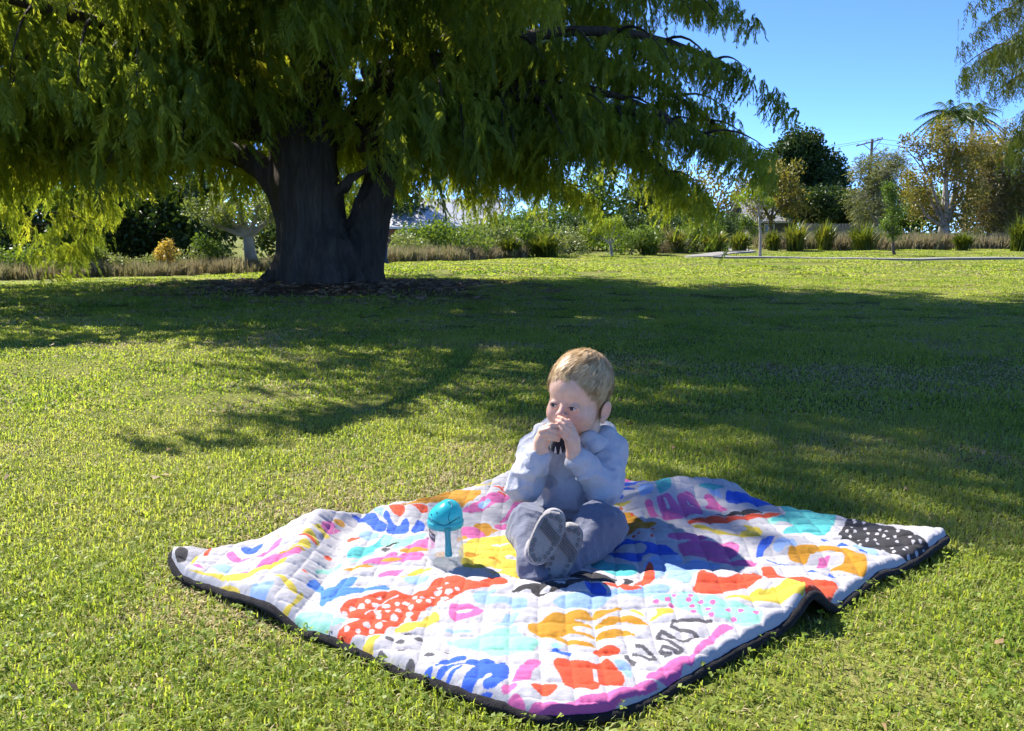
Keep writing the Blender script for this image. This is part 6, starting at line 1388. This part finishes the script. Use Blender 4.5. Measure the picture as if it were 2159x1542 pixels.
Vs = np.concatenate(Vs); ns_ = len(Vs) // 10; b0 = np.arange(ns_)[:, None] * 10; Fs = np.concatenate([b0 + [2 * j, 2 * j + 1, 2 * j + 3, 2 * j + 2] for j in range(4)], 1).reshape(-1, 4)
sme = new_mesh('hair_strands', Vs, Fs, False, [hair_m]); rnd_attr(sme, np.concatenate(rs)); so = obj('strands', sme, hair); so['kind'] = 'stuff'
# ---- clothes
def fabric(name, col, var, scale):
    m, nt, out = nmat(name); b = N(nt, 'ShaderNodeBsdfPrincipled'); b.inputs['Roughness'].default_value = .92; b.inputs['Specular IOR Level'].default_value = .2; b.inputs['Sheen Weight'].default_value = .25; b.inputs['Sheen Roughness'].default_value = .5
    f = noise(nt, scale, 4, .7); nt.links.new(ramp(nt, f, [(.3, tuple(c * (1 - var) for c in col)), (.7, tuple(c * (1 + var) for c in col))]), b.inputs['Base Color'])
    bp = N(nt, 'ShaderNodeBump'); bp.inputs['Strength'].default_value = .35; bp.inputs['Distance'].default_value = .002; nt.links.new(noise(nt, scale * 1.7, 3), bp.inputs['Height']); b2 = N(nt, 'ShaderNodeBump'); b2.inputs['Strength'].default_value = .55; b2.inputs['Distance'].default_value = .012; nt.links.new(noise(nt, 38, 5, .55), b2.inputs['Height']); nt.links.new(b2.outputs[0], bp.inputs['Normal']); nt.links.new(bp.outputs[0], b.inputs['Normal']); nt.links.new(b.outputs[0], out.inputs[0]); return m
hood_m = fabric('hoodie_fleece', (.45, .455, .495), .12, 420); trou_m = fabric('trouser_fabric', (.125, .135, .185), .12, 380); cuff_m = fabric('hoodie_cuff', (.48, .485, .525), .10, 500); dark_m = fabric('dark_shirt', (.018, .016, .024), .2, 300); white_m = fabric('white_print', (.6, .6, .62), .05, 300)
def crumple(V, Fq, amp, sc_, seed, stretch=(1, 1, 1)):
    n = vnormals(V, Fq); P_ = V * np.array(stretch) * sc_
    ab = lambda v: np.sqrt(v * v + .012)
    w1 = 1 - ab(vnoise(P_[:, 0], P_[:, 1], P_[:, 2], seed)); w2 = 1 - ab(vnoise(P_[:, 0] * 2.1 + 5, P_[:, 1] * 2.1, P_[:, 2] * 2.1, seed + 1)); w3 = vnoise(P_[:, 0] * .5, P_[:, 1] * .5, P_[:, 2] * .5, seed + 2)
    w4 = 1 - ab(vnoise(P_[:, 0] * .7 + P_[:, 2] * .9, P_[:, 1] * .5, P_[:, 2] * 1.6 - P_[:, 0] * .8, seed + 3))
    V = V + n * (amp * (.8 * (w1 ** 2 - .4) + .5 * (w2 ** 2 - .4) + .6 * w3 + 1.3 * (w4 ** 3 - .3)))[:, None]
    return relax(V, Fq, 2)
def biggest(V, Fq):
    """keeps the largest connected piece"""
    lab = np.arange(len(V))
    while True:
        m = lab[Fq].min(1); new = lab.copy()
        for i in range(Fq.shape[1]): np.minimum.at(new, Fq[:, i], m)
        new = new[new]
        if (new == lab).all(): break
        lab = new
    ids, cnt = np.unique(lab[Fq[:, 0]], return_counts=True); Fq = Fq[lab[Fq[:, 0]] == ids[cnt.argmax()]]
    u = np.unique(Fq); mp = np.zeros(len(V), int); mp[u] = np.arange(len(u)); return V[u], mp[Fq]
def relax(V, Fq, it):
    """neighbour averaging"""
    for _ in range(it):
        acc = np.zeros_like(V); cnt = np.zeros(len(V))
        for i in range(Fq.shape[1]):
            j = (i + 1) % Fq.shape[1]; np.add.at(acc, Fq[:, i], V[Fq[:, j]]); np.add.at(acc, Fq[:, j], V[Fq[:, i]]); np.add.at(cnt, Fq[:, i], 1); np.add.at(cnt, Fq[:, j], 1)
        V = V * .5 + .5 * acc / np.maximum(cnt, 1)[:, None]
    return V
fh = Field((-.06, 1.90, .06), (.36, 2.36, .46), .0028)
fh.ell(be + A(-.002, -.012, .0), (.090, .078, .070), .02); fh.ell(ch + A(0, -.006, 0), (.085, .068, .075), .03); fh.cone(ch, nk + A(0, .0, -.02), .07, .058, .03); fh.cone(be, pe + A(0, 0, .012), .085, .088, .03)
for k_, (s0, e0, w0) in ARM.items():
    fh.cone(ch + (s0 - ch) * .5, s0, .05, .046, .02); fh.cone(s0, e0, .0455, .0425, .014); fh.cone(e0, e0 + (w0 - e0) * .55, .0425, .0345, .012); fh.cone(e0 + (w0 - e0) * .55, e0 + (w0 - e0) * .86, .0345, .0275, .006)
hem = [be + A(.088 * math.cos(q), -.004 + .082 * math.sin(q), -.042 + .008 * math.sin(2 * q + 1)) for q in np.linspace(0, 2 * math.pi, 25)]
fh.chain(hem, [.009] * 25, .008)
# hood lying round the neck, its point over the right shoulder
ring = [A(0.1016, 2.0850, 0.2693), A(0.0734, 2.1300, 0.2745), A(0.1065, 2.1900, 0.2755), A(0.1833, 2.2150, 0.2698), A(0.2400, 2.1900, 0.2602), A(0.2433, 2.1300, 0.2620), A(0.1990, 2.0700, 0.2572)]
fh.chain(ring, [.014, .020, .024, .030, .028, .022, .014], .014)
fh.chain([A(0.2247, 2.1600, 0.2509), A(0.2662, 2.1650, 0.2332), A(0.2925, 2.1650, 0.2142)], [.030, .022, .007], .006); fh.chain([A(0.1830, 2.2100, 0.2606), A(0.2305, 2.2150, 0.2310), A(0.2758, 2.1900, 0.2115)], [.036, .030, .012], .012); fh.chain([A(0.1898, 2.0750, 0.2718), A(0.2305, 2.1000, 0.2595), A(0.2755, 2.1400, 0.2308)], [.012, .012, .008], .006)
fh.cone(hp3(0, -.015, -.07), nk + A(0, 0, -.005), .046, .050, .006, True)                  # neck hole
fh.ell(A(0.1141, 2.0500, 0.2575), (.013, .030, .016), .005, None, True)                         # open placket under the hands
for a0, b0, r_ in (((0.0669, 1.9920, 0.1947), (0.1002, 2.0350, 0.1373), .005), ((0.0831, 2.0400, 0.0954), (0.2016, 2.0450, 0.0814), .004)): fh.cone(A(*a0), A(*b0), r_, r_ * .4, .012, True)
hv_, hf_ = biggest(*fh.mesh()); hv_ = crumple(hv_, hf_, .0080, 22, 61, (1, 1, .8))
hoodie = obj('hooded_top', new_mesh('hooded_top', hv_, hf_, True, [hood_m]), kid)
for k_, (s0, e0, w0) in ARM.items():      # turned cuffs
    d = w0 - e0; d /= np.linalg.norm(d); L_ = np.linalg.norm(w0 - e0); P_ = [e0 + d * L_ * t for t in (.66, .72, .80, .87, .885, .87, .80)]
    v, f = tube(np.array(P_[:5]), [.0315, .0325, .0315, .0300, .0265], 24, False); obj('cuff', new_mesh('cuff', crumple(np.array(v), np.array(f), .0012, 60, 71), np.array(f), True, [cuff_m]), hoodie)
mb = MB(); mb.add(*uv_sphere((0, 0, 0), 1, 24, 16)); V_ = np.array(mb.V[0]) * A(.020, .014, .022) + A(0.1153, 2.0720, 0.2543); obj('shirt', new_mesh('shirt', V_, mb.F, True, [dark_m]), kid)
mb = MB()
for px_ in ((0.1072, 2.0520, 0.2461), (0.1202, 2.0520, 0.2449)):
    c = A(*px_); mb.add([c + A(-.0035, -.002, -.006), c + A(.0035, -.002, -.006), c + A(0, -.001, .013), c + A(0, .003, -.005)], [(0, 1, 2), (1, 3, 2), (3, 0, 2), (0, 3, 1)])
obj('shirt_print', mb.mesh('shirt_print', [white_m]), kid)
ft = Field((-.06, 1.66, .025), (.36, 2.36, .26), .0028)
ft.ell(pe + A(0, .01, -.008), (.104, .085, .052), .02)
(s0, e0, w0) = LEG['a']; ft.cone(s0, e0, .052, .043, .02); ft.cone(e0, w0, .041, .034, .016)
(s0, e0, w0) = LEG['b']; ft.cone(s0, e0, .058, .054, .02); ft.cone(e0, w0, .050, .034, .020)
ft.cone(w0, A(0.0833, 1.7700, 0.0385), .033, .028, .012); ft.cone(LEG['a'][2], A(0.0597, 1.7450, 0.0522), .034, .030, .012)
for a0, b0, r_ in (((0.1657, 1.9300, 0.1242), (0.1532, 1.9500, 0.0762), .004), ((0.0223, 1.8750, 0.0976), (0.0304, 1.8300, 0.0583), .0035), ((0.1738, 1.8650, 0.0899), (0.2135, 1.8800, 0.0787), .0035)): ft.cone(A(*a0), A(*b0), r_, r_ * .5, .008, True)
tv_, tf_ = biggest(*ft.mesh()); tv_ = crumple(tv_, tf_, .0078, 22, 81, (1, 1, .7))
lift_ = bl_base(tv_[:, 0], tv_[:, 1]) + .001; tv_[:, 2] = np.maximum(tv_[:, 2], lift_)
obj('trousers', new_mesh('trousers', tv_, tf_, True, [trou_m]), kid)
# ---- shoes: soles face the camera, toes up
tread_m = simple('tread_rubber', (.10, .097, .10), .8, 60, .2); sole_m = simple('sole_rubber', (.22, .215, .22), .75, 60, .15, .4, 300); up_m = fabric('shoe_upper', (.30, .29, .30), .1, 200)
def shoe(heel, toe, nrm_, Wd, label):
    heel, toe = np.asarray(heel, float), np.asarray(toe, float); ax = toe - heel; L = np.linalg.norm(ax); ax /= L; n = np.asarray(nrm_, float); n -= ax * n.dot(ax); n /= np.linalg.norm(n); bx = np.cross(n, ax)
    if bx[0] < 0: bx = -bx
    t = empty('shoe', (0, 0, 0), 0, kid); t.matrix_parent_inverse = Matrix.Translation(kid.location).inverted(); t['label'] = label
    half = lambda u, s_: Wd * ((.42 + .10 * u + (.07 if s_ > 0 else -.02) * math.sin(u * 4.2)) if True else 0) * (1 - abs(2 * u - 1) ** 3.4) ** .5
    us = np.linspace(0, 1, 19); out_ = [(u, half(u, 1) - .05 * Wd * math.sin(u * 3.1)) for u in us] + [(u, -half(u, -1) - .05 * Wd * math.sin(u * 3.1)) for u in us[::-1][1:-1]]
    out_ = np.array(out_); m = len(out_); rings = []; cen = np.array([.5, 0])
    for dz, k in ((-.0005, .93), (.0008, .965), (-.0015, 1.0), (-.007, 1.02), (-.012, 1.02), (-.0145, .97)):
        q = cen + (out_ - cen) * k; rings.append(heel + ax * (q[:, 0:1] * L) + bx * q[:, 1:2] + n * dz)
    mb = MB(); V = np.concatenate(rings); F = []
    for i in range(5):
        for j in range(m): F.append((i * m + j, i * m + (j + 1) % m, (i + 1) * m + (j + 1) % m, (i + 1) * m + j))
    F.append(tuple(range(m))); F.append(tuple(5 * m + j for j in range(m))[::-1]); mb.add(V, F); s0 = mb.mesh('sole', [sole_m]); so = obj('sole', s0, t, (0, 0, 0))
    P3 = lambda u, w, dz: heel + ax * (u * L) + bx * w + n * dz
    for k in range(5):                                                            # raised bars across the ball of the foot
        u0 = .50 + k * .042; mb = MB(); a, b = P3(u0 + .10, -half(u0 + .1, -1) * .84, .001), P3(u0 - .06, half(u0 - .06, 1) * .78, .001); d = (b - a) / np.linalg.norm(b - a); w = np.cross(n, d) * .0011
        mb.add([a - w, b - w, b + w, a + w, a - w + n * .0018, b - w + n * .0018, b + w + n * .0018, a + w + n * .0018], [(0, 1, 2, 3), (4, 7, 6, 5), (0, 4, 5, 1), (1, 5, 6, 2), (2, 6, 7, 3), (3, 7, 4, 0)]); obj('tread_bar', mb.mesh('tread_bar', [tread_m]), so, (0, 0, 0))
    for u, s_ in [(.10, -.5), (.10, .5), (.18, -.8), (.18, .8), (.27, -.82), (.27, .8), (.36, -.82), (.36, .8), (.45, .8), (.78, -.8), (.80, .75), (.87, -.62), (.88, .5), (.92, 0), (.88, -.1), (.05, 0), (.72, .8)]:
        mb = MB(); c = P3(u, half(u, s_) * s_ * .8 - .05 * Wd * math.sin(u * 3.1), .0008); an_ = np.linspace(0, 2 * math.pi, 13); mb.add(*tube(np.array([c + (ax * math.cos(q) + bx * math.sin(q)) * .0032 for q in an_]), .0007, 5, False)); obj('tread_ring', mb.mesh('tread_ring', [tread_m]), so, (0, 0, 0))
    fs = Field(np.minimum(heel, toe) - .09, np.maximum(heel, toe) + .09, .003)
    fs.chain([P3(.16, 0, -.022), P3(.5, 0, -.026), P3(.82, -.002, -.024)], [Wd * .40, Wd * .42, Wd * .42], .01); fs.cone(P3(.18, 0, -.03), P3(.20, 0, -.058), Wd * .42, Wd * .40, .012)
    q = fs.region(fs.o, fs.o + fs.n * fs.h); sl, X, Y, Z = q; fs.D[sl] = np.maximum(fs.D[sl], ((X - heel[0]) * n[0] + (Y - heel[1]) * n[1] + (Z - heel[2]) * n[2] + .0125).astype(np.float32))
    v, f = fs.mesh(); obj('upper', new_mesh('upper', v, f, True, [up_m]), t, (0, 0, 0))
shoe(A(0.0461, 1.7000, 0.0981), A(0.1010, 1.7220, 0.1969), (-.05, -1, -.02), .062, 'front shoe with pale grey patterned sole')
shoe(A(0.0812, 1.7220, 0.0427), A(0.1431, 1.7580, 0.1582), (.06, -1, -.05), .060, 'shaded rear shoe partly behind the front shoe')
